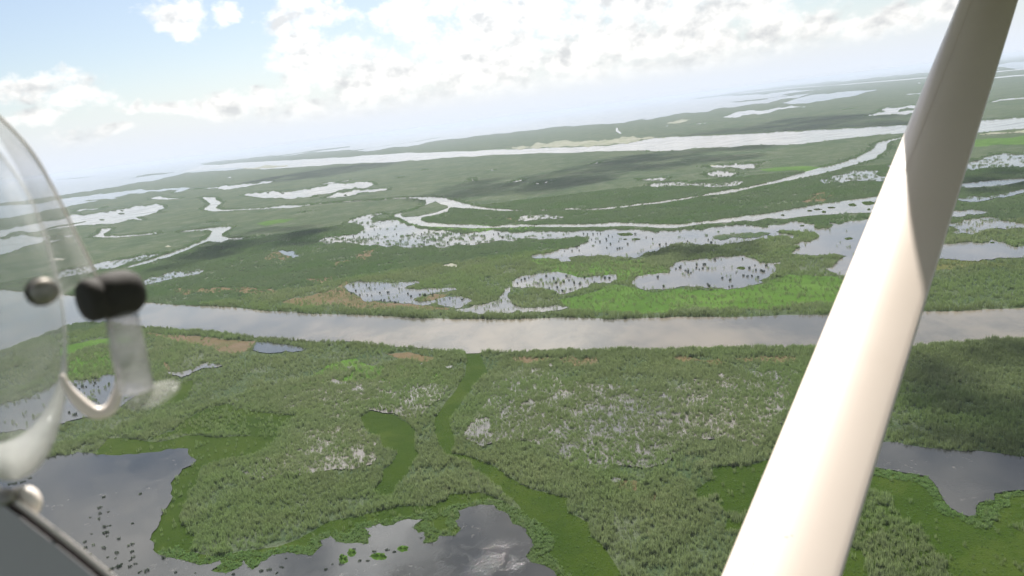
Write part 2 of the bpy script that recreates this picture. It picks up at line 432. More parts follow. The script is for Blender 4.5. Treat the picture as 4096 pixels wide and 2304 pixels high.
water('lake', 'B 0,325 180,310 450,300 640,270 900,240 1170,225 1185,245 1150,265 1000,275 850,300 750,335 620,345 560,360 590,372 490,378 400,385 250,380 100,385 0,372 / A 2440,350 2480,338', M_POND2)
water('lake', 'B 680,375 740,365 780,340 870,328 1050,305 1200,290 1310,283 1320,300 1150,325 1000,350 900,370 750,380', M_POND2)
water('pool', 'B 655,243 760,220 940,203 900,213 780,230 680,248', M_POND2)
water('lake', 'A -500,800 100,690 420,620 600,600 780,545 1000,525 1250,490 1440,460 1640,455 1660,480 1600,500 1580,525 1640,530 1500,550 1370,575 1450,598 1320,597 1200,630 1050,645 930,655 830,655 760,665 600,690 470,705 350,725 200,715 -400,900', M_POND2)
water('bay', 'A -600,540 0,465 400,440 680,385 1000,340 1200,322 1400,295 1420,292 1470,305 1600,300 1800,285 1920,280 1830,315 1740,328 1790,300 1700,300 1500,315 1300,340 1150,375 1180,388 1050,400 850,435 720,455 500,500 400,525 200,560 0,590 -600,720', M_SEA, rough=0.06)
water('creek', 'A 1495,390 1600,360 1620,362 1640,375 1750,385 1850,385 1700,397 1600,397', M_CREEK, rough=0.04)
water('pool', 'A 765,505 900,490 1060,470 1050,480 900,500 780,515', M_POND2)
water('pool', 'A 1925,283 2100,276 2200,272 2400,250 2576,236 / B 180,211 100,237 0,248 / A 2480,272 2300,297 2190,292 2195,280 2000,293', M_POND2)
water('creek', 'A 920,775 990,740 1020,700 1005,690 1125,688 1100,710 1040,745 1060,765 1200,765 1400,750 1570,730 1600,737 1450,757 1250,773 1050,780', M_CREEK, rough=0.03, step=6)
water('creek', 'A 1820,718 1950,700 2080,685 2140,680 2220,670 2330,672 2320,690 2250,730 2230,760 2300,785 2400,782 2490,778 2440,795 2300,800 2220,830 2150,825 2090,817 1950,873 1700,975 1500,1036 1300,1082 1240,1082 1450,1020 1700,940 1900,875 2060,800 2120,745 2130,715 2090,700 2000,715 1830,722', M_CREEK, rough=0.03, step=6)
water('pond', 'A 550,1140 700,1100 900,1060 1050,1025 1300,990 1500,955 1640,935 1600,955 1400,1015 1200,1065 950,1118 900,1138 600,1208', M_POND2, 0.35)
water('pond', 'A 1440,1220 1550,1180 1750,1120 2000,1090 2060,1110 1950,1155 1750,1195 1550,1240 1450,1260', M_POND2, 0.35)
water('pond', 'A 470,765 545,770 500,787', M_POND2)
water('pond', 'A 630,765 700,750 770,762 690,781', M_POND2)
water('pond', 'A -300,760 60,790 300,765 470,765 480,800 330,850 100,930 -300,1010', M_POND2)
water('pond', 'A 500,805 640,792 560,820 500,840', M_POND2)
water('pond', 'B 210,910 280,905 300,920 400,920 390,940 430,960 480,965 370,985 340,965 260,940', M_POND)
water('pool', 'B 0,768 110,764 60,775', M_POND2)
water('lake', 'M 145,432 230,410 320,380 480,345 700,325 900,310 1110,298 1040,315 950,335 870,360 700,385 500,415 250,443 170,435', M_SEA, rough=0.05)
water('lake', 'M 1000,558 1190,515 1115,498 1300,480 1490,455 1700,440 1700,480 1480,485 1330,495 1310,520 1480,500 1600,495 1600,515 1470,530 1200,548 1050,560', M_POND2)
water('lake', 'L 2120,575 2330,515 2576,505 / M 380,470 100,500 0,535 / L 2300,570', M_POND2)
water('creek', 'L 1045,685 1065,683 1070,710 1105,740 1080,742 1045,715', M_CREEK, rough=0.03)
water('creek', 'M -300,333 0,303 800,240 1620,173 1620,179 800,248 0,311 -300,341', M_CREEK, rough=0.01)
water('creek', 'M 2230,425 2330,395 2550,375 2900,350 2900,365 2500,395 2300,420', M_CREEK, rough=0.05)
water('creek', 'M 2200,123 2330,110 2576,84 2900,55 2900,64 2576,95 2330,121', M_CREEK, rough=0.02)
water('creek', 'M 2200,183 2310,170 2576,148 2900,120 2900,130 2576,160 2310,182', M_CREEK, rough=0.02)
for s_ in ('L 820,1042 870,1023 850,1042', 'L 210,1246 360,1221 366,1233 250,1249', 'L 0,1226 100,1195 104,1215 20,1231', 'L 1835,646 1950,632 1960,637 1870,647',
           'B 1680,97 1710,96 1700,103', 'B 2350,100 2400,97 2380,105', 'B 2160,180 2175,180 2200,210 2180,212', 'B 1435,176 1452,176 1445,180', 'B 485,521 510,518 500,525',
           'M 1510,228 1535,228 1530,237 1510,236', 'M 1380,345 1550,332 1550,340 1420,349', 'L 1545,665 1570,660 1560,668', 'A 2285,180 2330,168 2320,180', 'A 2110,617 2165,622 2140,624', 'M 760,497 855,485 800,497'):
    water('pool', s_, M_POND2, rough=0.05, step=6)
water('pond', 'C 1385,255 1400,240 1600,220 1800,235 2000,235 2200,220 2350,215 2200,265 2000,275 1850,258 1600,262 1400,272', M_POND2, 0.30)
water('pond', 'C 1950,140 2000,120 2150,115 2280,135 2200,165 2100,170 1980,155', M_POND2, 0.35)
water('pond', 'C 1280,190 1400,185 1560,178 1540,194 1400,208', M_POND2, 0.2)
water('pond', 'C 1890,62 2080,50 2300,45 2500,25 2430,50 2450,80 2330,97 2130,80 2000,65', M_POND2, 0.05)
water('pond', 'D 490,205 600,190 820,120 950,95 1130,105 1080,145 1250,175 1250,200 1000,207 700,218 570,238', M_POND2, 0.2)
water('pond', 'M 1900,1110 2060,1020 2250,960 2400,940 2576,955 3000,930 3000,1040 2576,1072 2200,1082 2020,1108', M_POND2, 0.1)
water('pond', 'D 1850,395 2000,370 2300,350 2576,290 3000,250 3000,290 2576,328 2300,377 1930,407', M_POND2, 0.35)
water('pond', 'D 1700,530 1880,510 2080,500 2230,520 2200,535 2000,555 1860,570 1700,590', M_POND2)
water('pond', 'D 1700,650 1840,640 1950,620 2220,570 2380,590 2290,600 2450,630 2576,645 2900,660 2900,700 2576,690 2400,700 2270,690 2150,720 2080,740 1900,745 1850,730 1930,705 1860,670 1750,670', M_POND2, 0.08)
water('pond', 'D 1600,850 1770,845 1900,840 2050,830 2250,805 2420,810 2360,830 2400,850 2576,870 3000,890 3000,985 2576,985 2400,990 2200,1000 2120,1020 1950,1015 1730,995 1500,980', M_POND2)
water('pond', 'C 55,600 80,570 200,555 350,545 500,560 530,580 350,597 130,616 55,614', M_POND2, 0.3)
water('pond', 'D 1180,60 1250,48 1300,45 1250,85', M_POND2)
# near waters
water('pond', 'F 0,465 150,470 400,515 510,535 450,558 300,552 130,578 0,555 / E 2530,540 2576,470', M_POND, 0.03)
water('pond', 'E 680,850 850,850 1000,830 1100,790 1160,800 1170,900 1250,870 1420,880 1520,930 1350,1010 1250,1090 1130,1140 900,1220 650,1280 300,1350 -100,1400 -100,1150 300,1030 500,930', M_POND, 0.10)
water('pond', 'P -300,2000 -100,1900 / Z 0,480 300,330 530,295 660,290 850,270 1000,285 1150,295 1300,285 / I 200,210 470,175 610,172 610,230 690,290 640,340 540,390 510,440 430,520 430,630 450,650 400,750 330,850 300,960 240,1030 220,1085 270,1120 260,1200 300,1230 390,1265 550,1290 640,1320 720,1345 820,1335 930,1295 940,1330 840,1400 1000,1420 1150,1340 1160,1295 1180,1330 1250,1390 1310,1360 1340,1310 1450,1240 1600,1215 1740,1235 1850,1250 1890,1210 1950,1130 1940,1090 2040,1050 2100,1110 2300,1120 2420,1130 2440,1050 2380,970 / J 150,970 300,925 340,950 440,940 480,900 600,880 730,880 640,965 690,1020 750,1010 760,1070 740,1130 860,1110 900,1050 1060,1045 1120,980 1060,900 1110,840 1060,780 1100,795 1200,755 1330,735 1450,740 1500,795 1560,805 1620,880 1640,930 1770,980 1800,1060 1850,1140 1810,1200 1770,1260 1840,1320 1960,1350 2050,1400 2080,1449 2200,1650 2000,2000 0,2100 / P -400,2700', M_DARK, 0.0, rough=0.09, step=8)
water('pond', 'W 1300,330 1440,335 1600,345 1750,375 1950,395 2200,405 2400,430 2576,450 3000,500 3000,760 2576,720 2450,725 2340,745 2340,800 2220,815 2190,870 2200,915 2150,930 2080,910 1990,860 1930,790 1890,700 1850,650 1800,610 1650,585 1500,560 1400,540 1200,520', M_DARK, 0.0, rough=0.06, step=8)
# flooded reed beds: water showing between thin stalks
WET = ['G 0,760 250,700 500,850 900,900 1500,960 1750,880 2100,790 2576,760 / H 300,760 200,1200 0,1449 / K 2200,0 2100,140 1500,60 1200,300 700,340 500,400 200,330 0,200 / J 1700,80 1500,90 1330,150 1250,110 1120,0 / F 2080,1400 2150,1270 2300,1100 2400,860 2500,820',
       'F 600,930 900,860 1100,870 1500,850 1800,880 1950,900 1850,1050 1700,1200 1550,1230 1400,1180 1150,1150 1000,1180 900,1240 700,1240 450,1140 250,1120 280,1000',
       'I 1150,400 1300,260 1500,240 1700,60 1800,0 2200,-80 2400,0 2500,120 2480,330 2250,380 2000,390 1700,430 1400,470 1250,480']
for s_ in WET:
    water('shallow_water', s_, M_POND2, 0.90, rough=0.1, step=10)
for s_ in ('F 700,870 760,830 850,860 910,870 800,900', 'F 940,950 1050,880 1080,890 980,970', 'F 910,715 970,705 940,752', 'F 1880,715 1980,700 1950,732',
           'F 865,795 920,765 880,805', 'F 790,775 840,765 830,785', 'F 1040,840 1090,828 1060,845', 'F 1230,865 1270,855 1260,880', 'F 1640,690 1675,676 1660,695',
           'F 1950,790 1975,775 1970,805', 'F 1020,660 1045,658 1035,670', 'G 1820,845 1890,845 1860,860', 'G 2060,810 2100,780 2145,805 2100,830', 'G 2345,930 2400,915 2410,950 2370,965',
           'G 2430,930 2490,905 2490,935', 'G 1490,1010 1530,990 1610,1015 1610,1050 1540,1040', 'G 370,700 390,675 412,700 395,725', 'G 950,660 1010,655 980,664',
           'F 2090,1390 2150,1290 2330,1220 2380,1330 2300,1400 2150,1430', 'G 90,1090 200,1050 240,1080 110,1115', 'J 1280,130 1330,80 1380,110 1340,152', 'J 1130,0 1250,0 1300,40 1200,30',
           'K 600,490 640,460 720,480 700,510 620,510', 'K 890,600 935,600 920,625', 'I 1290,285 1350,262 1460,270 1440,305', 'J 0,170 100,180 180,260 120,330 40,280',
           'E 1680,770 1750,800 1900,800 2050,725 2260,700 2100,665 1950,740 1800,770', 'H 0,965 60,975 20,1000', 'H 0,1140 200,1130 190,1160 60,1165'):
    water('pool', s_, M_POND2, 0.10, rough=0.13, step=6)

# sheets of floating and dead plants, sand, mud (lie under the water sheets so that shores cut them)
MATS = []
_mz = [-0.22]
def sheet(name, trace, mat, reed, label=None, cat=None, kind='structure', rough=0.09, step=9, above=False):
    xy = outline(trace, rough, step, len(MATS) * 11 + 5)
    z = _mz[0]
    if above: z += 0.45
    _mz[0] += 0.004
    o = link(name, fill_mesh(name, xy, z), mat)
    tag(o, label, cat, None, kind)
    MATS.append((xy, reed, name))
    return o
MS = 'floating plants'
sheet('floating_plants', 'F 2110,565 2270,555 2260,600 2330,770 2200,900 2080,1050 1980,1200 1960,1280 1990,1400 / J 1050,0 1040,150 1030,210 1170,230 1300,280 1450,340 1600,450 1850,580 2200,660 2190,800 2400,900 2440,1050 2576,1150 / K 520,1120 600,1240 700,1400 800,1650 / J 2300,1800 2080,1449 2090,1330 1950,1320 1840,1130 1790,1020 1750,960 1800,900 1700,800 1720,760 1650,680 1480,640 1550,600 1450,520 1330,440 1200,300 1000,260 900,150 850,0 / F 1800,1449 1800,1220 1900,1080 2000,960 2100,800 2110,700', M_MAT, 0.0, 'smooth green floating plants filling the winding side channel off the river', MS, 'stuff', 0.04)
sheet('floating_plants', 'F 1030,1230 1150,1150 1300,1160 1400,1200 1550,1290 1600,1350 / J 650,30 660,150 700,250 620,330 560,430 480,540 390,660 250,620 240,570 320,480 330,380 430,290 480,210 320,150 300,30 / F 1200,1430 1100,1330', M_MAT, 0.0, 'comma shaped green pool of floating plants inside the reed bed', MS, 'stuff', 0.05)
sheet('floating_plants', 'I -200,60 300,100 600,30 900,50 1500,20 1480,120 1250,230 1000,280 760,350 690,500 570,740 530,880 600,960 680,1070 640,1200 900,1250 1200,1190 1500,1150 1700,1080 1850,1000 2000,900 2300,850 2576,780 / J 500,740 800,740 950,690 1000,620 1300,600 1450,650 1700,770 1720,820 1800,900 1800,1000 1850,1200 2090,1340 2200,1700 0,2000 / I -300,1900 -800,800', M_MAT, 0.02, 'green floating plants along the shore of the dark pond', MS, 'stuff', 0.06)
sheet('floating_plants', 'C 1000,1250 1250,1290 1400,1330 1700,1290 2000,1310 2300,1270 2576,1230 / D 0,1210 200,1150 400,1150 700,1170 800,1250 700,1449 / H 500,50 200,110 0,135 / G 2000,140 1300,180 700,160 550,100 450,40 / C 600,1380 850,1320', M_MATB, 0.10, 'bright green plant meadow with paler streaks between the pond and the far river bank', MS, 'stuff')
sheet('floating_plants', 'K 1440,580 1640,440 1640,350 1800,340 2050,320 2300,240 2300,400 2100,800 2050,1000 1750,1000 1780,900 1700,720 1480,680', M_MAT, 0.02, 'dark green plant pool beside the wing strut', MS, 'stuff')
sheet('floating_plants', 'W 900,520 1380,530 1500,545 2000,560 3000,560 3200,1700 700,1700', M_MAT, 0.01, 'dark green plant mat around the inlet of the shaded pond', MS, 'stuff')
sheet('floating_plants', 'E 600,510 800,470 1040,430 1300,400 1350,440 1050,490 700,585 600,600', M_MATB, 0.0, 'lime green plant strip behind the round vent', MS, 'stuff')
sheet('floating_plants', 'E 1960,840 1800,880 1600,1090 1900,1010 1950,860', M_MAT, 0.05, 'green plant inlet beside the flooded pool', MS, 'stuff')
sheet('floating_plants', 'E 1500,1449 1950,1200 2300,1080 2576,1150 / F 100,1170 420,1200 250,1330 200,1449 / I 900,0 600,20', M_MAT, 0.12, 'patchy green plant mat inland of the dark pond', MS, 'stuff', 0.13)
sheet('floating_plants', 'C 2490,92 2576,82 / D 300,62 570,72 380,125 280,100 0,112 / C 2520,105', M_MATB, 0.0, 'lime green field beside the distant creek', MS, 'stuff', 0.04)
sheet('floating_plants', 'M 2070,800 2576,760 3000,740 3000,830 2576,850 2080,870', M_MATB, 0.1, 'green field below the distant sandbank', MS, 'stuff', 0.05)
sheet('floating_plants', 'B 0,640 200,600 450,580 300,625 100,660', M_MATB, 0.2, 'faint green meadow patch in the middle marsh', MS, 'stuff', 0.05)
sheet('floating_plants', 'C 470,1012 600,1025 1250,1000 1560,1080 1560,1130 1250,1170 1060,1240 1060,1150 700,1190 400,1130 150,1000', M_MATB, 0.35, 'lush green marsh plants between the wide pond and the long pond', MS, 'stuff', 0.12)
sheet('floating_plants', 'B 1330,595 1530,650 1950,705 2576,712 / C 800,700 800,688 / B 2000,690 1600,640', M_MATB, 0.2, 'light green plant fringe between the creek and the flooded shallows', MS, 'stuff', 0.1)
sheet('floating_plants', 'E 650,600 1100,520 1150,700 1160,790 1000,825 680,845', M_MATB, 0.4, 'green plant meadow behind the bright pool', MS, 'stuff', 0.1)
sheet('floating_plants', 'F 300,950 700,700 1000,620 1500,680 1850,750 1900,900 1400,850 900,860', M_MATB, 0.45, 'leafy green patch scattered with pale pools in the near marsh', MS, 'stuff', 0.12)
sheet('floating_plants', 'D 1600,1000 2200,1010 2900,1000 2900,1120 2300,1060 1700,1110', M_MATO, 0.25, 'olive plants along the lake shore to the right of the strut', MS, 'stuff', 0.1)
sheet('mud', 'E 1450,360 1650,390 1900,400 2200,430 2570,450 2530,530 2350,580 2200,560 2000,480 1650,420', M_MUD, 0.05)
sheet('mud', 'F 1280,570 1450,570 1650,590 1800,620 1780,665 1600,650 1420,620', M_MUD, 0.03)
sheet('mud', 'B 280,1420 500,1370 700,1330 850,1260 900,1220 960,1220 880,1280 930,1330 1060,1390 1300,1440 / F 1550,75 1900,110 1950,130 1700,150 1400,120 1150,140 1000,120 850,80 600,100 330,90 260,60', M_MUD, 0.14)
for s_ in ('G 0,620 500,620 600,590 700,640 860,620 900,690 800,700 500,660 0,650', 'G 1580,620 2000,640 2150,660 2100,690 1900,650', 'G 2200,620 2576,610 / H 300,620 300,660 / G 2576,660 2300,650'):
    sheet('mud', s_, M_MUD, 0.15, rough=0.15)
for s_ in ('B 480,1195 620,1190 770,1165 780,1220 600,1230', 'D 330,420 420,350 550,320 700,370 560,420', 'B 60,1010 130,950 230,915 260,945 350,970 360,985 300,1010', 'B 750,1050 900,1010 1050,920 1250,870 1200,930 1050,1000 850,1060',
           'E 1650,660 1700,680 1710,770 1660,720', 'C -60,600 20,585 60,612 0,618', 'K 610,520 850,480 900,510 850,600 700,590', 'K 980,650 1070,600 1050,700 1000,710', 'A 1700,1320 1950,1300 2250,1280 2576,1290 / B 300,1300 200,1350 / A 2400,1340 1900,1350', 'B 1580,1400 1800,1345 2000,1350 1900,1375 1700,1420'):
    sheet('mud', s_, M_MUD, 0.22, rough=0.15)
for s_ in ('L 0,872 350,846 650,822 730,813 1000,806 1430,776 1560,785 1200,826 900,861 600,874 350,880 0,893', 'B 1830,1070 1900,1050 2020,1055 2020,1080', 'M 2120,755 2300,728 2576,705 2900,680 2900,700 2576,735 2300,748',
           'A 495,1000 560,985 665,990 640,1005 560,1012', 'C 1890,60 2080,48 2120,78 2000,64', 'O 1760,1220 2080,1195 2085,1205 2000,1212', 'L 1550,635 1800,602 1750,620 1600,638', 'A 1660,870 1700,858 1725,870 1690,880'):
    sheet('sandbank', s_, M_SAND, 0.0, rough=0.12, step=6, above=s_[0] in 'LMO')


# ------------------------------------------------------------------ islands of marsh standing in the water
LANDS = []
_iz = [0.30]
def island(trace, rough=0.07, step=7, mat=None):
    xy = outline(trace, rough, step, len(LANDS) * 13 + 2)
    o = link('island', fill_mesh('island', xy, _iz[0]), mat or M_GROUND)
    _iz[0] += 0.004
    tag(o, kind='structure')
    LANDS.append(xy)
island('B 1805,415 1928,462 1930,482 1760,537 1600,567 1470,567 1452,552 1482,532 1640,482 1760,432')
island('C 2015,775 2050,760 2150,750 2300,740 2576,732 / D 30,735 0,750 / C 2500,772 2350,790 2100,810 2030,795', 0.12)
island('A 845,411 900,402 1180,385 1100,397 900,414', 0.04)
island('A 440,697 600,655 760,632 860,614 865,620 780,640 640,665 480,703', 0.05)
island('A 560,196 760,180 880,168 930,170 800,186 600,200', 0.03)
island('A 1215,192 1370,175 1380,160 1600,132 1830,120 1700,133 1560,150 1400,172 1300,186', 0.03)
island('N -60,1122 300,1076 820,996 830,999 500,1048 200,1098 -40,1132', 0.02)
island('N 25,1078 150,1064 155,1067 40,1082', 0.02)
island('O 1720,1172 2000,1130 2300,1086 2536,1060 2536,1066 2200,1108 1900,1150', 0.02)
island('L 2190,424 2400,402 2576,385 / M 430,335 250,360 0,385 / L 2576,393 2300,424', 0.03)
island('L 2030,440 2060,432 2068,436', 0.02)

# ------------------------------------------------------------------ masks in ground space
def inside(P_, poly):
    x, y = P_[:, 0], P_[:, 1]
    res = np.zeros(len(P_), bool)
    bb = (x > poly[:, 0].min()) & (x < poly[:, 0].max()) & (y > poly[:, 1].min()) & (y < poly[:, 1].max())
    idx = np.nonzero(bb)[0]
    if len(idx) == 0: return res
    xs, ys = x[idx], y[idx]
    r = np.zeros(len(idx), bool)
    a = poly; b = np.roll(poly, -1, 0)
    for (x1, y1), (x2, y2) in zip(a, b):
        if y1 == y2: continue
        lo, hi = (y1, y2) if y1 < y2 else (y2, y1)
        sel = (ys >= lo) & (ys < hi)
        if sel.any():
            xi = x1 + (ys[sel] - y1) * (x2 - x1) / (y2 - y1)
            r[np.nonzero(sel)[0]] ^= xs[sel] < xi
    res[idx] = r
    return res

_h = rng.random((256, 256))
def vnoise(x, y):
    xi = np.floor(x).astype(int); yi = np.floor(y).astype(int)
    fx = x - xi; fy = y - yi
    fx = fx * fx * (3 - 2 * fx); fy = fy * fy * (3 - 2 * fy)
    g = lambda i, j: _h[i & 255, j & 255]
    return (g(xi, yi) * (1 - fx) + g(xi + 1, yi) * fx) * (1 - fy) + (g(xi, yi + 1) * (1 - fx) + g(xi + 1, yi + 1) * fx) * fy
def fbm(x, y, o=4):
    s, a, t = 0, 1, 0
    for i in range(o):
        s = s + a * vnoise(x * 2 ** i + 17 * i, y * 2 ** i + 31 * i); t += a; a *= .55
    return s / t

REEDBAND = [outline(s_, 0.12, 9, 900 + i) for i, s_ in enumerate((
    'W 1330,680 1500,760 1620,950 1780,1080 1900,1220 2100,1500 1350,1500 1300,1200 1150,1050 1100,800',
    'W 2480,1000 2576,980 2800,1000 2800,1060 2576,1050', 'W 2480,1290 2576,1300 2800,1320 2800,1399 2500,1380',
    'I 560,760 700,560 1000,480 1300,480 1100,400 1000,300 800,350 700,520', 'K 1480,700 1700,640 1720,700 1500,760', 'K 1500,800 1750,790 2000,830 1950,900 1600,880'))]

def near_dist(P_, Q, cut):
    """distance to nearest of the points Q, in chunks"""
    out_ = np.full(len(P_), 1e9)
    for i in range(0, len(P_), 4000):
        p = P_[i:i + 4000]
        q = Q[(Q[:, 0] > p[:, 0].min() - cut) & (Q[:, 0] < p[:, 0].max() + cut)]
        if len(q):
            out_[i:i + 4000] = np.sqrt(((p[:, None, :] - q[None]) ** 2).sum(2).min(1))
    return out_

def densify(xy, st):
    o = []
    for a, b in zip(xy, np.roll(xy, -1, 0)):
        n = max(1, int(np.hypot(*(b - a)) / st))
        if n > 400: n = 1
        for i in range(n): o.append(a + (b - a) * i / n)
    return np.array(o)

EMERGENT = [outline(s_, 0.1, 9, 950 + i) for i, s_ in enumerate((
    'B 620,830 760,775 1000,765 1200,775 1500,760 1700,725 2000,745 2300,755 2576,770 / C 300,760 700,765 700,815 0,830 / B 2100,865 1500,885 1000,845',
    'B 900,640 1000,590 1250,530 1260,610 1100,660 1080,700'))]

def density(P_):
    """reed density 0..1 for ground points"""
    d = np.full(len(P_), 1.0)
    n1 = fbm(P_[:, 0] / 22, P_[:, 1] / 22)
    d *= np.clip((n1 - 0.30) * 6, 0.25, 1)
    for xy, reed, nm in MATS:
        s = inside(P_, xy)
        d[s] = reed * np.where(n1[s] > 0.45, 1.6, 0.4)
    for xy in REEDBAND:
        s = inside(P_, xy)
        d[s] = 0.85
    n2 = fbm(P_[:, 0] / 14 + 5, P_[:, 1] / 14 + 9)
    for xy, e, nm in WATER:
        s = inside(P_, xy)
        if nm == 'shallow_water' and s.any():
            ed = near_dist(P_[s], densify(xy, 4), 30)
            w_ = e * np.clip(0.35 + (n2[s] - 0.33) * 4.0, 0.30, 1)
            d[s] = np.minimum(np.maximum(d[s], 0.5), np.where(ed < 14, 0.97, w_))
        elif nm == 'pool' and e > 0:
            d[s] = e
        elif e > 0:
            d[s] = np.clip(e * 1.3 * np.where(n2[s] > 0.5, (n2[s] - 0.46) * 6, 0.06), 0, 0.9)
        else:
            d[s] = 0
    for xy in EMERGENT:
        s = inside(P_, xy) & (d < 0.3)
        d[s] = np.clip((n2[s] - 0.42) * 1.1, 0.02, 0.4)
    for xy in LANDS:
        d[inside(P_, xy)] = 0.95
    return d

def density_seen(P_, h=2.3):
    """reed density, thinned where reeds would hide open water from the camera"""
    d = density(P_)
    Q = P_ * (ALT / (ALT - h))
    hide = np.zeros(len(P_), bool)
    for xy, e, nm in WATER:
        if nm in ('river', 'shallow_water', 'sea') or (nm == 'pool' and np.hypot(*xy.mean(0)) < 600): continue
        hide |= inside(Q, xy)
    d[hide] = np.minimum(d[hide], np.where(d[hide] < 0.3, d[hide], 0.04))
    return d

def wedge(r0, r1, cell, half=rad(40)):
    n = int(half * (r1 * r1 - r0 * r0) / cell)
    r = np.sqrt(rng.random(n) * (r1 * r1 - r0 * r0) + r0 * r0)
    a = (rng.random(n) * 2 - 1) * half
    return np.stack([np.sin(a) * r, np.cos(a) * r], 1)

# ---- reed tuft (near), instanced
def tuft_mesh(name, n, h, spread, w, seed, droop=0.5):
    r = random.Random(seed)
    v, f = [], []
    for i in range(n):
        a = r.random() * 6.283; q = spread * math.sqrt(r.random())
        bx, by = math.cos(a) * q, math.sin(a) * q
        hh = h * (0.6 + 0.45 * r.random())
        la = r.random() * 6.283; lean = droop * (0.1 + r.random() * 0.5)
        dx, dy = math.cos(la) * lean, math.sin(la) * lean
        wa = r.random() * 3.1416; ww = w * (0.6 + r.random() * 0.7)
        wx, wy = math.cos(wa) * ww / 2, math.sin(wa) * ww / 2
        k_ = len(v)
        v += [(bx - wx * .5, by - wy * .5, -0.1), (bx + wx * .5, by + wy * .5, -0.1),
              (bx + dx * .35 + wx, by + dy * .35 + wy, hh * .6), (bx + dx * .35 - wx, by + dy * .35 - wy, hh * .6),
              (bx + dx, by + dy, hh)]
        f += [(k_, k_ + 1, k_ + 2, k_ + 3), (k_ + 3, k_ + 2, k_ + 4)]
    me = bpy.data.meshes.new(name); me.from_pydata(v, [], f)
    return me

def scatter(name, P_, z, scale, tint_, rot, variants, label, cat):
    n = len(P_)
    me = bpy.data.meshes.new(name)
    me.vertices.add(n)
    co = np.column_stack([P_[:, 0], P_[:, 1], np.full(n, z)]).astype(np.float32)
    me.vertices.foreach_set('co', co.ravel())
    for nm, arr, typ in (('sc', scale, 'FLOAT'), ('tint', tint_, 'FLOAT'), ('rz', rot, 'FLOAT'), ('pick', rng.integers(0, len(variants), n), 'INT')):
        a = me.attributes.new(nm, typ, 'POINT')
        a.data.foreach_set('value', np.asarray(arr, dtype=np.int32 if typ == 'INT' else np.float32))
    o = link(name, me)
    ng = bpy.data.node_groups.new(name, 'GeometryNodeTree')
    ng.interface.new_socket('Geometry', in_out='INPUT', socket_type='NodeSocketGeometry')
    ng.interface.new_socket('Geometry', in_out='OUTPUT', socket_type='NodeSocketGeometry')
    gi = ng.nodes.new('NodeGroupInput'); go = ng.nodes.new('NodeGroupOutput')
    iop = ng.nodes.new('GeometryNodeInstanceOnPoints')
    g2i = ng.nodes.new('GeometryNodeGeometryToInstance')
    for me_v in reversed(variants):
        src = bpy.data.objects.new('tuft_source', me_v)      # never linked to the scene
        oi = ng.nodes.new('GeometryNodeObjectInfo'); oi.inputs[0].default_value = src
        oi.inputs['As Instance'].default_value = False
        ng.links.new(oi.outputs['Geometry'], g2i.inputs[0])
    def att(nm, typ):
        a = ng.nodes.new('GeometryNodeInputNamedAttribute'); a.data_type = typ
        a.inputs['Name'].default_value = nm
        return a.outputs['Attribute']
    ng.links.new(gi.outputs[0], iop.inputs['Points'])
    ng.links.new(g2i.outputs[0], iop.inputs['Instance'])
    iop.inputs['Pick Instance'].default_value = True
    ng.links.new(att('pick', 'INT'), iop.inputs['Instance Index'])
    cx = ng.nodes.new('ShaderNodeCombineXYZ'); ng.links.new(att('rz', 'FLOAT'), cx.inputs[2])
    e2r = ng.nodes.new('FunctionNodeEulerToRotation'); ng.links.new(cx.outputs[0], e2r.inputs[0])
    ng.links.new(e2r.outputs[0], iop.inputs['Rotation'])
    ng.links.new(att('sc', 'FLOAT'), iop.inputs['Scale'])
    ng.links.new(iop.outputs[0], go.inputs[0])
    o.modifiers.new('scatter', 'NODES').node_group = ng
    tag(o, label, cat, None, 'stuff')
    return o

river_xy = densify(next(w for w in WATER if w[2] == 'river')[0], 5)
near_p = np.concatenate([wedge(195, 520, 1.0), wedge(520, 880, 3.0)])
dn = density_seen(near_p, 1.5)
keep = rng.random(len(near_p)) < dn
near_p = near_p[keep]; dn = dn[keep]
patch = fbm(near_p[:, 0] / 45 + 3, near_p[:, 1] / 45 + 8)
bankd = near_dist(near_p, river_xy[np.hypot(river_xy[:, 0], river_xy[:, 1]) < 900], 40)
sc = (0.62 + 0.55 * rng.random(len(near_p))) * (0.75 + 0.5 * patch)
sc = np.where(bankd < 16, sc * 1.25, sc)
sc *= 0.62 + 0.75 * fbm(near_p[:, 0] / 7 + 1, near_p[:, 1] / 7 + 2, 3)
far_ = np.hypot(near_p[:, 0], near_p[:, 1])
sc *= 1 + 0.25 * np.clip((far_ - 480) / 200, 0, 1)
ti = np.clip(0.15 + 0.9 * (patch - 0.25) + rng.normal(0, 0.20, len(near_p)), 0, 1)
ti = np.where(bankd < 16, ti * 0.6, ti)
ti = np.where((bankd < 5.5) & (np.hypot(near_p[:, 0], near_p[:, 1]) > 530), -0.4, ti)  # darker levee reeds, with the far bank's shaded face painted into the tint
tufts = [tuft_mesh('reed_tuft', 17, 2.55, 0.80, 0.13, 20 + i, 0.8) for i in range(5)]
for m_ in tufts: m_.materials.append(M_REED_I)
scatter('reeds', near_p, -0.25, sc, ti, rng.random(len(near_p)) * 6.283, tufts, 'dense grey green reeds covering the near marsh around the ponds', 'reeds')

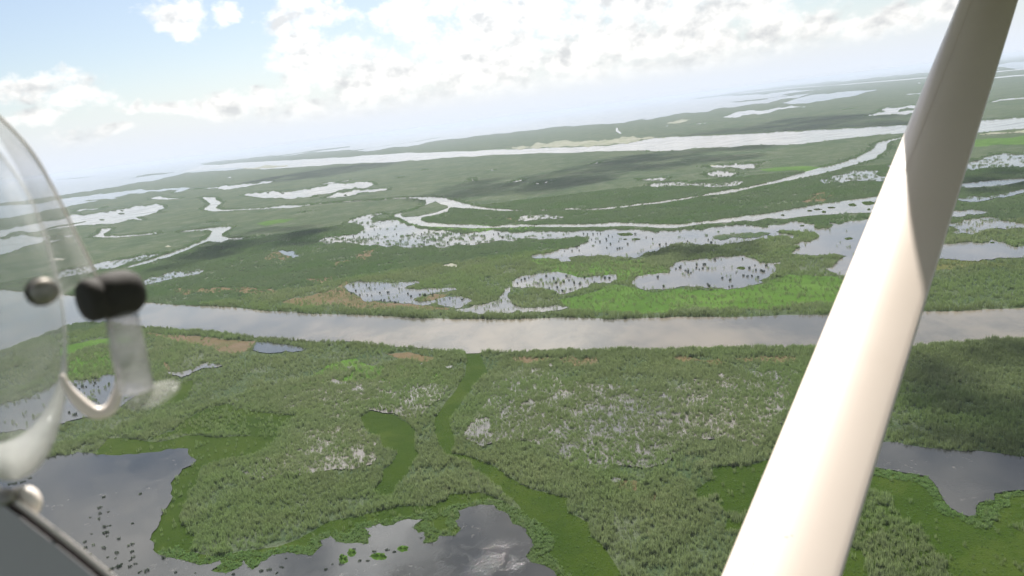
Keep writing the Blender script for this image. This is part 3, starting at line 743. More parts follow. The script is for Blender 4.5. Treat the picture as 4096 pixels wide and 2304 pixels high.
# ---- leafy plants on the near mats: low everywhere, taller along open water
lp = wedge(195, 330, 0.55)
inmat = np.zeros(len(lp), bool)
for xy, reed, nm in MATS:
    if nm == 'floating_plants': inmat |= inside(lp, xy)
for xy, e, nm in WATER:
    if e == 0: inmat &= ~inside(lp, xy)
lp = lp[inmat]
shore = np.concatenate([densify(w[0], 2.5) for w in WATER if w[2] == 'pond' and np.hypot(*w[0].mean(0)) < 420])
shore = shore[np.hypot(shore[:, 0], shore[:, 1]) < 420]
sd = near_dist(lp, shore, 15)
bw = 1.5 + 11 * fbm(lp[:, 0] / 16, lp[:, 1] / 16) ** 1.5
kp = rng.random(len(lp)) < np.where(sd < bw, 0.9, 0.07)
lp, sd, bw = lp[kp], sd[kp], bw[kp]
lsc = np.where(sd < bw, 0.35 + 0.6 * rng.random(len(lp)), 0.25 + 0.3 * rng.random(len(lp)))
leafs = [tuft_mesh('leaf_tuft', 14, 1.0, 0.85, 0.24, 70 + i, 1.3) for i in range(4)]
for m_ in leafs: m_.materials.append(M_LEAF_I)
scatter('broad_leaved_plants', lp, -0.1, lsc, np.clip(np.where(sd < bw, 0.55, 0.2) + rng.normal(0, .2, len(lp)), 0, 1), rng.random(len(lp)) * 6.283, leafs,
        'light green broad leaved plants edging the near pond shores', 'plants')

# ---- reeds further out: wider tufts, then only the fringes along the water
def belt(name, P_, h, variants, label, hs):
    d = density_seen(P_, h * 0.8)
    P_ = P_[rng.random(len(P_)) < d]
    pat = fbm(P_[:, 0] / 60 + 3, P_[:, 1] / 60 + 8)
    ti_ = np.clip(0.15 + 0.9 * (pat - 0.25) + rng.normal(0, 0.15, len(P_)), 0, 1)
    scatter(name, P_, -0.25, hs * (0.75 + 0.4 * rng.random(len(P_))), ti_, rng.random(len(P_)) * 6.283, variants, label, 'reeds')
wide = [tuft_mesh('wide_reed_tuft', 18, 2.6, 2.1, 0.42, 120 + i) for i in range(5)]
for m_ in wide: m_.materials.append(M_REED_W)
belt('reeds', wedge(870, 1450, 8.0), 2.2, wide, 'grey green reeds in the middle distance around the creek', 1.0)
fr_pts = []
for xy, e, nm in WATER:
    if nm in ('sea', 'shallow_water'): continue
    q = densify(xy, 6)
    r_ = np.hypot(q[:, 0], q[:, 1])
    q = q[(r_ > 1400) & (r_ < 4200) & (np.abs(q[:, 0]) < q[:, 1] * 0.85)]
    if len(q):
        q = np.repeat(q, 4, 0)
        fr_pts.append(q + rng.normal(0, 7, q.shape))
belt('reeds', np.concatenate(fr_pts), 2.4, wide, 'hazy green reed fringes along the far creeks and lakes', 1.25)

# ------------------------------------------------------------------ things standing in the water
def px_ground(fr, u, v):
    x0, y0, sc_ = FR[fr]
    return ground_at(x0 + u * sc_, y0 + v * sc_)

CL = [tuft_mesh('reed_clump', 34, 2.5, 0.95, 0.20, 40 + i, 1.0) for i in range(5)]
for m_ in CL: m_.materials.append(M_CLUMP)
def clumps(fr, s_, label, group, size=1.0):
    for i, t in enumerate(s_.split()):
        u, v = map(float, t.split(','))
        x, y = px_ground(fr, u, v)
        o = bpy.data.objects.new('reed_clump', random.choice(CL)); col.objects.link(o)
        o.location = (x, y, 0.0)
        q = size * random.uniform(0.6, 1.15)
        o.scale = (q * random.uniform(.8, 1.5), q * random.uniform(.8, 1.3), q)
        if size < 0.75: o.scale = (o.scale.x * random.uniform(1.0, 1.6), o.scale.y * 1.2, q * 0.7)
        o.rotation_euler.z = random.random() * 6.28
        tall = ('tall', 'short') if size >= 0.75 else ('larger', 'smaller')
        tall = tall[0] if q > size * 0.88 else tall[1]
        slim = 'broad' if o.scale.x > q * 1.12 else 'slim'
        tag(o, tall + ' ' + slim + ' ' + label, 'plant', group)
clumps('C', '815,750 860,745 890,745 945,790 970,766 1010,776 1075,823 990,848 955,886 1060,898 1085,893 1110,890 1165,850 605,918 675,914 650,880 530,920 800,803 840,828 885,826 950,806 1060,742 1100,756 1240,750 1350,782 1415,796 1770,818 1975,810 2003,838 1485,860 1550,850 1765,822 2008,842 720,745 760,750',
       'dark reed clump standing in the wide grey pond below the creek', 'reed clumps in the wide pond')
clumps('C', '1468,1185 1748,1120 1775,1120 1862,1060 1855,1092 1920,1098 1930,1060 1945,1055 1978,1095 1885,1106 2040,1010 2118,1195 2195,1215 2255,1138 2318,1000 2390,1096 2445,1065 2455,1115 2370,1178 2330,1168 2415,1172 2475,1185 2525,1130 2560,1070 1525,1280 1970,1258 1985,1278 2185,1282 2215,1278 2510,1120 2540,1125 1770,1140 1800,1140 1650,1100 1690,1090 1700,1070',
       'dark reed clump standing in the oval pond above the bright green meadow', 'reed clumps in the oval pond')
clumps('C', '55,1245 130,1205 220,1225 265,1245 420,1200 445,1240 520,1230 545,1175 575,1215 625,1245 683,1255 455,1290 590,1306 730,1190 900,1180 935,1195 1005,1235 375,1296 830,1240 170,1190 345,1175 95,1215 290,1205 760,1215 980,1195 640,1290 510,1325',
       'dark reed clump standing in the long pond behind the river bank', 'reed clumps in the long pond')
clumps('B', '1005,1320 1045,1368 1120,1362 1165,1368 1290,1418 1350,1418 1530,1350 1560,1380 1650,1360 1700,1368 1780,1368 1810,1408 1950,1395 2075,1410 960,1350 1260,1416 1400,1440 1110,1260 1140,1290 1200,1300 1245,1340 1330,1340 1440,1300',
       'dark reed clump standing beside the orange mud flat', 'reed clumps at the mud flat')
clumps('B', '1190,700 1225,745 1130,755 1185,770 1415,750 1520,745 1575,755 1665,750 1740,720 1810,740 1870,740 2190,795 2060,745 2240,840 2130,740 2300,770 2390,750 2440,745 2200,740 1750,780 1640,790 1460,820 1230,800 1080,780 980,770 900,790 790,780 690,795 1690,830 1930,840 2330,820 2480,780 2540,760',
       'dark reed clump standing in the flooded shallows under the creek bend', 'reed clumps in the flooded shallows', 1.1)
clumps('E', '830,915 870,920 945,905 990,920 970,1050 1000,1130 1100,890 1120,980 960,880 760,900 1320,920 1400,940 1460,910 720,920 800,940 700,1180 760,1200',
       'dark reed clump standing in the half white, half blue pool', 'reed clumps in the bright pool', 0.8)
NP = 'small plant clumps in the dark pond'
clumps('Z', '1000,697 960,799 963,855 1040,840 865,895 950,907 1000,985 1030,978 1060,970 880,1050 1010,1042 1035,1035 1030,1072 1140,1100 1345,668 1275,950 815,1130 900,1160 750,1195 820,1185 1000,1185 1255,1158 1120,1235 1110,1285 1035,1275 1265,1222 1280,1275 1250,1305 1150,1360 1170,1340 1130,1370 1250,1365 1300,1340 1070,1390 1340,1420 1410,1405 870,1245 940,1375 1020,1425 1575,1278 90,575 120,570 150,565 210,555 240,545 290,515',
       'dark plant clump floating on the dark pond in front of the door sill', NP, 0.72)
clumps('I', '1590,1278 1340,1405 1420,1395 1540,1365 1500,1425 1560,1370 2060,1335 2160,1255 2240,1215 2270,1190 2150,1330 2340,1295 2420,1305 2475,1210 1990,1390 680,1425 480,1420 1060,1440',
       'green plant clump floating off the shore of the dark pond', NP, 0.6)
clumps('J', '100,1303 240,1213 372,1193 395,1193 445,1213 170,1303 715,1075',
       'brown plant clump beside the floating leaf islands', NP, 0.5)

def plant_island(fr, u, v, ru, rv, label, group, mat=None, h=0.5):
    x0, y0, sc_ = FR[fr]
    r = random.Random(u * 7 + v)
    n = 14
    ring = [(x0 + (u + ru * math.cos(i * 6.2832 / n) * r.uniform(.75, 1.2)) * sc_, y0 + (v + rv * math.sin(i * 6.2832 / n) * r.uniform(.75, 1.2)) * sc_) for i in range(n)]
    xy = np.array([ground_at(*q) for q in fractal(ring, 0.12, 4, int(u + v))])
    c = xy.mean(0)
    bm = bmesh.new()
    rows = []
    for f_, z_ in ((1.0, -0.05), (0.93, h * .5), (0.7, h), (0.4, h * 1.15)):
        rows.append([bm.verts.new(((p[0] - c[0]) * f_, (p[1] - c[1]) * f_, z_ * (1 if z_ < 0 else r.uniform(.6, 1.4)))) for p in xy])
    top = bm.verts.new((0, 0, h * 1.1))
    m_ = len(xy)
    for a, b in zip(rows, rows[1:]):
        for i in range(m_): bm.faces.new((a[i], a[(i + 1) % m_], b[(i + 1) % m_], b[i]))
    for i in range(m_): bm.faces.new((rows[-1][i], rows[-1][(i + 1) % m_], top))
    bmesh.ops.recalc_face_normals(bm, faces=bm.faces)
    me = bpy.data.meshes.new('plant_island'); bm.to_mesh(me); bm.free()
    o = link('plant_island', me, mat or M_MATB)
    o.location = (c[0], c[1], 0)
    tag(o, label, 'plants', group)
g_ = 'floating leaf islands in the dark pond'
for a in ((530, 1180, 62, 40), (290, 1258, 92, 42), (20, 1220, 50, 50)):
    plant_island('J', *a, 'small bright green leaf island floating on the dark pond', g_, M_MATB, 0.4)
plant_island('I', 2165, 1285, 60, 55, 'small bright green leaf island floating on the dark pond', g_, M_MATB, 0.4)
for a in ((1140, 748, 92, 17), (1255, 798, 40, 8), (1137, 798, 20, 5)):
    plant_island('C', *a, 'flat green plant island in the wide grey pond', 'plant islands in the wide pond', M_MAT, 0.6)
plant_island('C', 2310, 1088, 45, 14, 'flat green plant island in the oval pond', None, M_MAT, 0.6)
for a in ((850, 452, 42, 14), (1010, 435, 70, 20), (565, 522, 26, 10), (1015, 498, 18, 8), (640, 480, 40, 5), (500, 498, 40, 5), (420, 512, 25, 5), (150, 556, 18, 5)):
    plant_island('D', *a, 'small dark plant island in the creek beside the wing strut', 'plant islands in the creek', M_MAT, 0.8)
for a in ((810, 791, 40, 11), (345, 662, 26, 6)):
    plant_island('D', *a, 'flat green plant island in the open grey water by the strut', 'plant islands by the strut', M_MAT, 0.6)
plant_island('D', 2255, 833, 28, 8, 'lone dark plant island in the lake to the right of the strut', None, M_MAT, 0.6)
for a in ((1065, 522, 36, 7), (1145, 510, 32, 6), (1228, 511, 18, 6), (1225, 540, 36, 6), (1025, 602, 28, 6)):
    plant_island('A', *a, 'tiny green island in the distant lake behind the vent', 'tiny islands in the distant lake', M_GROUND, 1.5)
for a in ((120, 330, 15, 5), (268, 334, 19, 6), (900, 356, 17, 6)):
    plant_island('B', *a, 'tiny dark island in the pair of distant blue lakes', 'tiny islands in the twin lakes', M_GROUND, 1.5)

# ------------------------------------------------------------------ fair weather clouds whose shade lies on the marsh
M_CLOUD, t_, b_, o_ = new_mat('cloud_white')
b_.inputs['Base Color'].default_value = C(0.92, 0.92, 0.93)
b_.inputs['Roughness'].default_value = 1.0
tr_ = t_.add('ShaderNodeBsdfTranslucent'); tr_.inputs[0].default_value = C(0.95, 0.95, 0.96)
mx_ = t_.add('ShaderNodeMixShader'); mx_.inputs[0].default_value = 0.55
tp_ = t_.add('ShaderNodeBsdfTransparent'); mt_ = t_.add('ShaderNodeMixShader'); mt_.inputs[0].default_value = 0.80
t_.l.new(mx_.outputs[0], mt_.inputs[1]); t_.l.new(tp_.outputs[0], mt_.inputs[2])
t_.l.new(b_.outputs[0], mx_.inputs[1]); t_.l.new(tr_.outputs[0], mx_.inputs[2]); t_.l.new(mt_.outputs[0], o_.inputs[0])
CLOUD_ALT = 1500.0
def cloud(trace, label, seed):
    xy = np.array([ground_at(*q) for q in pts(trace)])
    off = np.array([SUN_DIR.x, SUN_DIR.y]) * (CLOUD_ALT / SUN_DIR.z)
    c = xy.mean(0)
    r = np.random.default_rng(seed)
    lo, hi = xy.min(0), xy.max(0)
    q = lo + r.random((4000, 2)) * (hi - lo)
    q = q[inside(q, xy)]
    a_ = len(q) / 4000 * np.prod(hi - lo)
    rad_ = math.sqrt(a_) * 0.085
    bm = bmesh.new()
    base = bmesh.new(); bmesh.ops.create_icosphere(base, subdivisions=3, radius=1)
    bv = np.array([v.co[:] for v in base.verts]); bf = [[v.index for v in f.verts] for f in base.faces]; base.free()
    V, F_ = [], []
    for p in q[:70]:
        s = rad_ * r.uniform(0.7, 1.5)
        n_ = fbm(bv[:, 0] * 2.3 + p[0], bv[:, 1] * 2.3 + bv[:, 2] * 1.7 + p[1])
        vv = bv * (0.75 + 0.6 * n_)[:, None] * s
        vv[:, 2] = np.where(vv[:, 2] < 0, vv[:, 2] * 0.35, vv[:, 2] * 0.9)
        k_ = len(V)
        V += [(a[0] + p[0] - c[0], a[1] + p[1] - c[1], a[2]) for a in vv]
        F_ += [[i + k_ for i in f] for f in bf]
    me = bpy.data.meshes.new('cloud'); me.from_pydata(V, [], F_)
    for p in me.polygons: p.use_smooth = True
    o = link('cloud', me, M_CLOUD)
    o.location = (c[0] + off[0], c[1] + off[1], CLOUD_ALT)
    tag(o, label, 'cloud', 'clouds shading the marsh')
    return o
SHADES = [
 ('B 0,205 500,110 1000,40 1550,5 1300,60 900,140 400,200 0,235', 'long white cloud shading the marsh beside the lower river'),
 ('B 1780,360 2200,210 2576,150 / L 300,1130 800,1010 1400,925 2100,885 2500,870 2550,960 2000,1015 1500,1090 1100,1170 600,1270 0,1370 / B 2100,400', 'large white cloud shading the marsh above the creek bend'),
 ('L 1850,750 2200,690 2576,640 / M 0,620 500,560 900,550 1430,540 1430,650 400,700 0,730 / L 2300,740', 'white cloud shading the far bank of the lower river'),
 ('B 0,690 400,670 850,650 700,760 560,850 0,920 / A 2300,980 1900,1050 1500,1130 1450,1100 2000,900', 'white cloud shading the marsh beyond the river bend'),
 ('H 1480,640 2000,560 2700,430 3400,420 3400,1300 2700,1500 / W 2800,900 2300,500 1500,330 / H 1200,1350 1350,900', 'low white cloud shading the reeds to the right of the strut'),
 ('C 1500,870 2000,860 2500,820 2560,930 2300,960 2000,980 1600,1000 1350,960', 'small white cloud shading the marsh between two ponds'),
 ('D 2000,100 2600,60 3000,80 3000,240 2500,320 2000,340 / D 1990,280', 'white cloud shading the creek to the right of the strut'),
]
for i, (s_, lb) in enumerate(SHADES): cloud(s_, lb, 300 + i)

# ------------------------------------------------------------------ the aircraft: strut, wing, vent and door sill
def cp(x, y, depth): return CAM + px_dir(x, y) * depth
AX = Vector((0.59158, 0.68034, 0.43263)).normalized()
LAT = Vector((AX.x, AX.y, 0)).normalized()
FWD = Vector((-LAT.y, LAT.x, 0))
NRM = AX.cross(FWD).normalized()
B0 = cp(3127, 2304, 0.87)
aircraft = bpy.data.objects.new('aircraft', None); col.objects.link(aircraft)
aircraft.location = B0 - AX * 0.8
tag(aircraft, 'white light aircraft with wing strut, clear round window vent and black knob', 'aircraft')
AINV = Matrix.Translation(-aircraft.location)

def apart(name, bm, mat, parent=None, smooth=True, bevel=0.0):
    bmesh.ops.recalc_face_normals(bm, faces=bm.faces)
    bm.transform(AINV)
    me = bpy.data.meshes.new(name); bm.to_mesh(me); bm.free()
    if smooth:
        for p in me.polygons: p.use_smooth = True
    o = link(name, me, mat, parent or aircraft)
    if bevel:
        b = o.modifiers.new('bevel', 'BEVEL'); b.width = bevel; b.segments = 2; b.limit_method = 'ANGLE'
    return o

def paint(name, colr, rough=0.35, coat=0.3, wear=0.0):
    m_, t, b, o = new_mat(name)
    P_ = pos(t)
    n1 = t.noise(P_, 9, 5, 0.6); n2 = t.noise(P_, 110, 1, 0.5)
    c = t.mix(t.smooth(n1, 0.4, 0.75, 0, 0.12), C(*colr), C(colr[0] * .8, colr[1] * .77, colr[2] * .72))
    if wear: c = t.mix(t.smooth(n2, 0.80, 0.83, 0, wear), c, C(.12, .1, .09))
    t.put(b.inputs['Base Color'], c)
    b.inputs['Roughness'].default_value = rough
    b.inputs['Specular IOR Level'].default_value = 0.5
    b.inputs['Coat Weight'].default_value = coat
    b.inputs['Coat Roughness'].default_value = 0.15
    t.put(b.inputs['Normal'], t.bump(n1, 0.02, 0.01))
    return m_
M_WHITE = paint('aircraft_white_paint', (0.63, 0.545, 0.475), 0.4, 0.2, 0.5)
M_CREAM = paint('door_cream_paint', (0.78, 0.70, 0.64), 0.45, 0.2)
M_GREY = paint('door_grey_trim', (0.36, 0.34, 0.355), 0.6, 0.0)
M_BLACK = paint('black_rubber', (0.026, 0.022, 0.019), 0.8, 0.0)
M_SEAL = paint('dark_window_seal', (0.035, 0.018, 0.016), 0.6, 0.0)
M_METAL, t_, b_, o_ = new_mat('screw_metal')
t_.put(b_.inputs['Base Color'], t_.ramp(t_.noise(pos(t_), 300, 3), [(0.3, (.22, .2, .18)), (0.7, (.34, .32, .29))]))
b_.inputs['Metallic'].default_value = 0.8; b_.inputs['Roughness'].default_value = 0.5

def acrylic(name, tint_, haze_, gloss=0.06):
    m_, t, b, o = new_mat(name)
    P_ = pos(t)
    tp = t.add('ShaderNodeBsdfTransparent'); tp.inputs[0].default_value = C(*tint_)
    df = t.add('ShaderNodeBsdfDiffuse'); df.inputs[0].default_value = C(.72, .71, .69)
    tl = t.add('ShaderNodeBsdfTranslucent'); tl.inputs[0].default_value = C(.75, .74, .72)
    gl = t.add('ShaderNodeBsdfGlossy'); gl.inputs[1].default_value = 0.12
    a = t.add('ShaderNodeMixShader'); a.inputs[0].default_value = 0.5
    t.l.new(df.outputs[0], a.inputs[1]); t.l.new(tl.outputs[0], a.inputs[2])
    scr = t.noise(t.vec('MULTIPLY', P_, (1, 1, 3)), 22, 5, 0.65)
    x = t.add('ShaderNodeMixShader')
    t.put(x.inputs[0], t.smooth(scr, 0.3, 0.8, haze_ * .6, haze_ * 1.5))
    t.l.new(tp.outputs[0], x.inputs[1]); t.l.new(a.outputs[0], x.inputs[2])
    y = t.add('ShaderNodeMixShader')
    fr_ = t.add('ShaderNodeLayerWeight'); fr_.inputs[0].default_value = 0.25
    t.put(y.inputs[0], t.math('MULTIPLY', fr_.outputs['Facing'], gloss))
    t.l.new(x.outputs[0], y.inputs[1]); t.l.new(gl.outputs[0], y.inputs[2])
    t.l.new(y.outputs[0], o.inputs[0])
    return m_
M_ACRYL = acrylic('clear_acrylic', (0.91, 0.92, 0.92), 0.17)
M_FROST = acrylic('frosted_acrylic', (0.66, 0.66, 0.68), 0.34)
M_THIN = acrylic('thin_acrylic', (0.9, 0.9, 0.9), 0.2, 0.03)
M_RIM = acrylic('polished_acrylic_edge', (0.85, 0.85, 0.86), 1.1, 0.03)

# strut: streamlined section swept along its axis
def isect(x, y):
    d = px_dir(x, y); return CAM + d * ((B0 - CAM).dot(NRM) / d.dot(NRM))
chord = 0.5 * ((isect(2886, 2304) - isect(3368, 2304)).dot(FWD) + (isect(3837, 0) - isect(4074, 0)).dot(FWD))
mid_b = 0.5 * (isect(2886, 2304) + isect(3368, 2304))
def section(c, th, n=22):
    o = []
    for i in range(n):
        a = i * 2 * math.pi / n
        x = math.cos(a); y = math.sin(a)
        xx = 0.5 * c * x
        t = th * c * 0.5 * y * (1.0 if x > 0 else (1.0 - 0.55 * (-x) ** 1.6))
        o.append((xx, t))
    return o
bm = bmesh.new()
rows = []
for s_ in [-0.8 + 3.0 * i / 24 for i in range(25)]:
    rows.append([bm.verts.new(mid_b + AX * s_ + FWD * x + NRM * y) for x, y in section(chord, 0.30)])
for a, b in zip(rows, rows[1:]):
    m_ = len(a)
    for i in range(m_): bm.faces.new((a[i], a[(i + 1) % m_], b[(i + 1) % m_], b[i]))
strut = apart('wing_strut', bm, M_WHITE)
# lapped skin seam along the leading third of the strut
bm = bmesh.new()
sec = section(chord, 0.30, 88)
a_, b_ = (sec[15] if NRM.dot(CAM - mid_b) > 0 else sec[-15]), (sec[16] if NRM.dot(CAM - mid_b) > 0 else sec[-16])
rows = []
for s_ in [-0.8 + 3.0 * i / 24 for i in range(25)]:
    base_ = mid_b + AX * s_
    up_ = NRM if NRM.dot(CAM - mid_b) > 0 else -NRM
    rows.append([bm.verts.new(base_ + FWD * a_[0] + NRM * a_[1]), bm.verts.new(base_ + FWD * a_[0] + NRM * a_[1] + up_ * 0.0005), bm.verts.new(base_ + FWD * b_[0] + NRM * b_[1] + up_ * 0.0004), bm.verts.new(base_ + FWD * b_[0] + NRM * b_[1])])
for a, b in zip(rows, rows[1:]):
    for i in range(4): bm.faces.new((a[i], a[(i + 1) % 4], b[(i + 1) % 4], b[i]))
apart('seam', bm, M_WHITE, strut, False)
# wing: aerofoil swept along the span, above the strut's upper end
ATT = mid_b + AX * 2.2
bm = bmesh.new()
LE, CH = 0.400, 1.59
prof = []
NS = 16
for i in range(NS + 1):
    t = i / NS; x = t * t * (3 - 2 * t)
    y = 0.6 * 0.30 * (0.2969 * math.sqrt(x) - .126 * x - .3516 * x * x + .2843 * x ** 3 - .1036 * x ** 4) * 5 * 0.2
    prof.append((LE - x * CH, y * CH * 1.2))
low = [(x, -y * .25) for x, y in prof[1:-1]][::-1]
ring0 = prof + low
rows = []
for s_ in (-3.4, -2.0, -1.0, 0, 1.0, 2.0, 3.2):
    rows.append([bm.verts.new(ATT + LAT * s_ + FWD * x + Vector((0, 0, 0.06 + y))) for x, y in ring0])
for a, b in zip(rows, rows[1:]):
    m_ = len(a)
    for i in range(m_): bm.faces.new((a[i], a[(i + 1) % m_], b[(i + 1) % m_], b[i]))
bm.faces.new(rows[0]); bm.faces.new(rows[-1][::-1])
apart('wing', bm, M_WHITE)

def tube(bm, path, radii, n=10, closed=False):
    rows = []
    N_ = len(path)
    for i, p in enumerate(path):
        a = path[(i - 1) % N_] if closed or i > 0 else path[i]
        b = path[(i + 1) % N_] if closed or i < N_ - 1 else path[i]
        t = (b - a).normalized()
        u = t.cross(Fv).normalized(); w = t.cross(u)
        rows.append([bm.verts.new(p + (u * math.cos(k_ * 6.2832 / n) + w * math.sin(k_ * 6.2832 / n)) * radii[i]) for k_ in range(n)])
    for i in range(N_ if closed else N_ - 1):
        a, b = rows[i], rows[(i + 1) % N_]
        for k_ in range(n): bm.faces.new((a[k_], a[(k_ + 1) % n], b[(k_ + 1) % n], b[k_]))
    if not closed:
        bm.faces.new(rows[0]); bm.faces.new(rows[-1][::-1])
def catmull(P_, per=8, closed=False):
    o = []; n = len(P_)
    rngi = range(n) if closed else range(n - 1)
    g = (lambda i: P_[i % n]) if closed else (lambda i: P_[min(max(i, 0), n - 1)])
    for i in rngi:
        p0, p1, p2, p3 = g(i - 1), g(i), g(i + 1), g(i + 2)
        for k_ in range(per):
            t = k_ / per
            o.append(tuple(0.5 * (2 * b + (c - a) * t + (2 * a - 5 * b + 4 * c - d) * t * t + (3 * b - a - 3 * c + d) * t ** 3) for a, b, c, d in zip(p0, p1, p2, p3)))
    if not closed: o.append(tuple(P_[-1]))
    return o
# round clear vent plate: a dished disc with a thick rolled rim, seen nearly edge on
VD = 0.42
VC = cp(10, 1220, VD)
pxm = VD / FPX
VU = (Rv * 0.17 - Uv * 0.985).normalized()
Vs = (Rv * 0.985 + Uv * 0.17).normalized()
VRAD = 695 * pxm
kf = 235 / 695
VRAY = px_dir(10, 1220).normalized()
VW = (Vs * kf + VRAY * math.sqrt(1 - kf * kf)).normalized()
VN = VU.cross(VW).normalized()
if VN.dot(Rv) < 0: VN = -VN
def lathe(prof_, centre, axis, e1, e2, n=48, squash=None):
    bm = bmesh.new(); rows = []
    for r_, h_ in prof_:
        rows.append([bm.verts.new(centre + (e1 * math.cos(i * 6.2832 / n) + e2 * math.sin(i * 6.2832 / n)) * r_ + axis * h_) for i in range(n)])
    for a, b in zip(rows, rows[1:]):
        for i in range(n): bm.faces.new((a[i], a[(i + 1) % n], b[(i + 1) % n], b[i]))
    bm.faces.new(rows[0]); bm.faces.new(rows[-1][::-1])
    return bm
R_ = VRAD
vent = apart('air_vent', lathe([(R_ * .02, 0.0), (R_ * .5, 0.0), (R_ * .985, 0.0), (R_ * .985, 0.0015), (R_ * .5, 0.0015), (R_ * .02, 0.0015)], VC, VN, VU, VW, 72), M_ACRYL)
def loft(name, a_, b_, mat, parent, closed=False):
    bm = bmesh.new()
    A_ = [bm.verts.new(p) for p in a_]; B_ = [bm.verts.new(p) for p in b_]
    n = len(A_)
    for i in range(n if closed else n - 1):
        bm.faces.new((A_[i], A_[(i + 1) % n], B_[(i + 1) % n], B_[i]))
    o = apart(name, bm, mat, parent)
    sd_ = o.modifiers.new('wall', 'SOLIDIFY'); sd_.thickness = 0.0008
    return o
rim_c = [VC + (VU * math.cos(i * 6.2832 / 80) + VW * math.sin(i * 6.2832 / 80)) * R_ * 0.985 for i in range(80)]
shift = (Rv * -60 + Uv * 105) * pxm + VRAY * 0.012
loft('vent_lip', rim_c, [p + shift * (0.03 + 1.15 * max(0.0, math.cos(i * 6.2832 / 80 + 0.15)) ** 1.6) for i, p in enumerate(rim_c)], M_RIM, vent, True)
col_o = catmull([(-60, 400), (0, 470), (130, 612), (232, 790), (312, 955), (378, 1090)], 8)
col_i = catmull([(-60, 440), (0, 548), (95, 720), (160, 900), (205, 1060), (240, 1190)], 8)
loft('vent_collar', [cp(x, y, 0.468) for x, y in col_o], [cp(x, y, 0.44) for x, y in col_i], M_THIN, vent)
# surrounding rim of the vent opening
rim_px = [(-330, 240), (-150, 340), (0, 470), (130, 612), (232, 790), (312, 955), (378, 1090), (432, 1260), (466, 1420), (474, 1530), (446, 1630), (372, 1648), (285, 1572), (245, 1500)]
cr = catmull(rim_px, 6)
bm = bmesh.new()
path = [cp(x, y, 0.47 + 0.00006 * (x - 200)) for x, y in cr]
rd = [0.0010 + 0.0032 * math.exp(-((y - 1640) / 110) ** 2) for x, y in cr]
tube(bm, path, rd, 10)
apart('vent_opening_rim', bm, M_CREAM, vent)
# knob
k0 = cp(338, 1208, 0.410); k1 = cp(538, 1160, 0.432)
ka = (k1 - k0); kl = ka.length; ka.normalize()
ke1 = ka.cross(Fv).normalized(); ke2 = ka.cross(ke1)
kr = 84 * 0.42 / FPX
knob = apart('knob', lathe([(kr * .5, -.0008), (kr * .9, -.0002), (kr * 1.02, kl * .06), (kr * 1.04, kl * .22), (kr * .99, kl * .25), (kr * .99, kl * .29), (kr * 1.06, kl * .33), (kr * 1.12, kl * .5), (kr * 1.14, kl * .72), (kr * 1.06, kl * .92), (kr * .85, kl * 1.06), (kr * .4, kl * 1.12)], k0, ka, ke1, ke2, 40), M_BLACK, vent)
# frosted grey cylinder below the knob, with a thin foot
s0 = cp(478, 1225, 0.425); s1 = cp(548, 1570, 0.43)
sa = (s1 - s0); sl = sa.length; sa.normalize()
se1 = sa.cross(Fv).normalized(); se2 = sa.cross(se1)
sr = 66 * .42 / FPX
frosted_cylinder = apart('frosted_cylinder', lathe([(sr * .8, 0), (sr * .95, sl * .1), (sr * 1.0, sl * .6), (sr * 1.02, sl * .97), (sr * .7, sl)], s0, sa, se1, se2, 32), M_FROST, vent)
f0 = cp(618, 1585, 0.43)
fe1 = (Rv * .97 + Uv * .22).normalized(); fe2 = (Fv * .85 + Uv * .35).normalized()
foot = apart('foot', lathe([(100 * .42 / FPX, 0), (104 * .42 / FPX, .0012), (95 * .42 / FPX, .0024)], f0, fe1.cross(fe2).normalized(), fe1, fe2, 32), M_THIN, vent)
# hinge screw on the plate
h0 = cp(182, 1165, 0.385)
ha = (Rv * .75 - Fv * .55 + Uv * .05).normalized(); he1 = ha.cross(Uv).normalized(); he2 = ha.cross(he1)
hr = 50 * .40 / FPX
scw = apart('screw', lathe([(hr, -.004), (hr, 0), (hr * .95, .0012), (hr * .5, .0022), (hr * .1, .0024)], h0, ha, he1, he2, 28), M_METAL, vent)
apart('washer', lathe([(hr * 1.12, -.0066), (hr * 1.12, -.0042), (hr * .8, -.004)], h0, ha, he1, he2, 28), M_BLACK, vent)
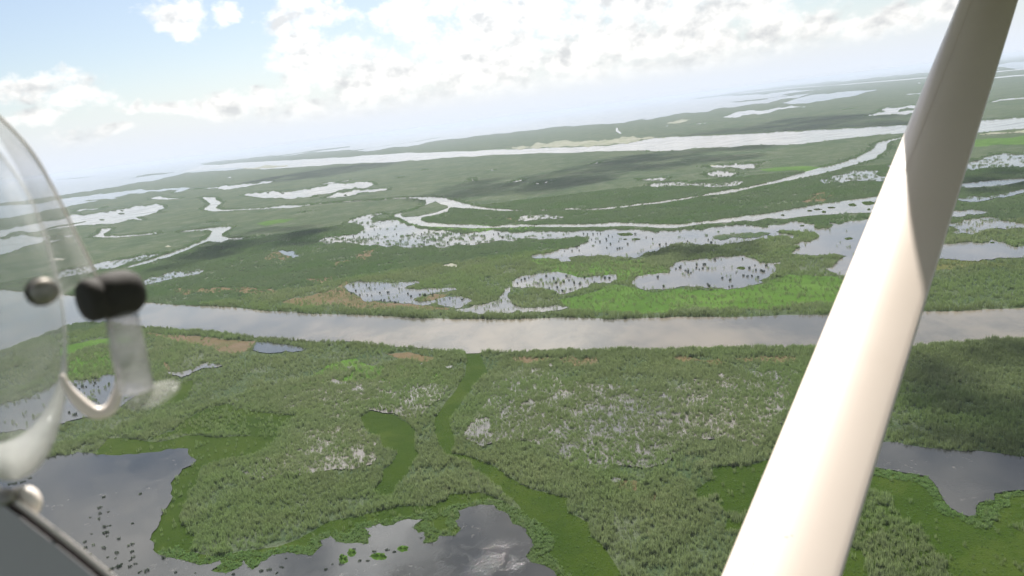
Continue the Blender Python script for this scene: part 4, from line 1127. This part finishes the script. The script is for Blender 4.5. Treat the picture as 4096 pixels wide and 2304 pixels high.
# door sill at the lower left
edge = catmull([(-260, 1815), (0, 2008), (130, 2105), (260, 2205), (392, 2312), (560, 2460), (700, 2600)], 6)
def slab(name, outline_px, d0, d1, mat, parent=None, bevel=0.0008):
    bm = bmesh.new()
    f = [bm.verts.new(cp(x, y, d0)) for x, y in outline_px]
    b = [bm.verts.new(cp(x, y, d1)) for x, y in outline_px]
    n = len(f)
    bm.faces.new(f); bm.faces.new(b[::-1])
    for i in range(n): bm.faces.new((f[i], f[(i + 1) % n], b[(i + 1) % n], b[i]))
    return apart(name, bm, mat, parent, False, bevel)
def ribbon(px_path, o0, o1):
    a, b = [], []
    for i, (x, y) in enumerate(px_path):
        p, q = px_path[max(i - 1, 0)], px_path[min(i + 1, len(px_path) - 1)]
        tx, ty = q[0] - p[0], q[1] - p[1]; L = math.hypot(tx, ty)
        nx, ny = ty / L, -tx / L
        a.append((x + nx * o0, y + ny * o0)); b.append((x + nx * o1, y + ny * o1))
    return a + b[::-1]
sill = slab('door_sill', edge + [(700, 2900), (-260, 2900)], 0.400, 0.412, M_GREY)
slab('window_seal', ribbon(edge, -2, 20), 0.402, 0.412, M_SEAL, sill)
slab('sill_trim', ribbon(edge, 20.5, 50), 0.404, 0.412, M_CREAM, sill)
tab_c = cp(72, 2022, 0.408)
te1, te2 = Rv, Uv
tab = apart('fixing_tab', lathe([(70 * .41 / FPX, .006), (72 * .41 / FPX, .002), (66 * .41 / FPX, 0)], tab_c, Fv, te1, te2, 36), M_CREAM, sill)
apart('screw', lathe([(34 * .4 / FPX, .003), (35 * .4 / FPX, -.003), (30 * .4 / FPX, -.0042), (10 * .4 / FPX, -.0045)], cp(30, 1992, 0.404), (Fv - Uv * .5).normalized(), Rv, (Uv + Fv * .5).normalized(), 28), M_METAL, sill)

# ------------------------------------------------------------------ humid air over the delta
me = bpy.data.meshes.new('haze')
X = 75000.0
zz = (-1.6, 176.0)
vv = [(x, y, z) for z in zz for x, y in ((-X, -X), (X, -X), (X, X), (-X, X))]
me.from_pydata(vv, [], [(3, 2, 1, 0), (4, 5, 6, 7), (0, 1, 5, 4), (1, 2, 6, 5), (2, 3, 7, 6), (3, 0, 4, 7)])
M_HAZE = bpy.data.materials.new('humid_air'); M_HAZE.use_nodes = True
nt = M_HAZE.node_tree; nt.nodes.clear()
o_ = nt.nodes.new('ShaderNodeOutputMaterial'); pv = nt.nodes.new('ShaderNodeVolumePrincipled')
pv.inputs['Color'].default_value = C(0.54, 0.60, 0.70)
pv.inputs['Density'].default_value = 6e-5
pv.inputs['Anisotropy'].default_value = 0.1
nt.links.new(pv.outputs[0], o_.inputs['Volume'])
hz_o = link('haze', me, M_HAZE)
tag(hz_o, 'pale humid air over the marsh fading the distance', 'haze', None, 'stuff')
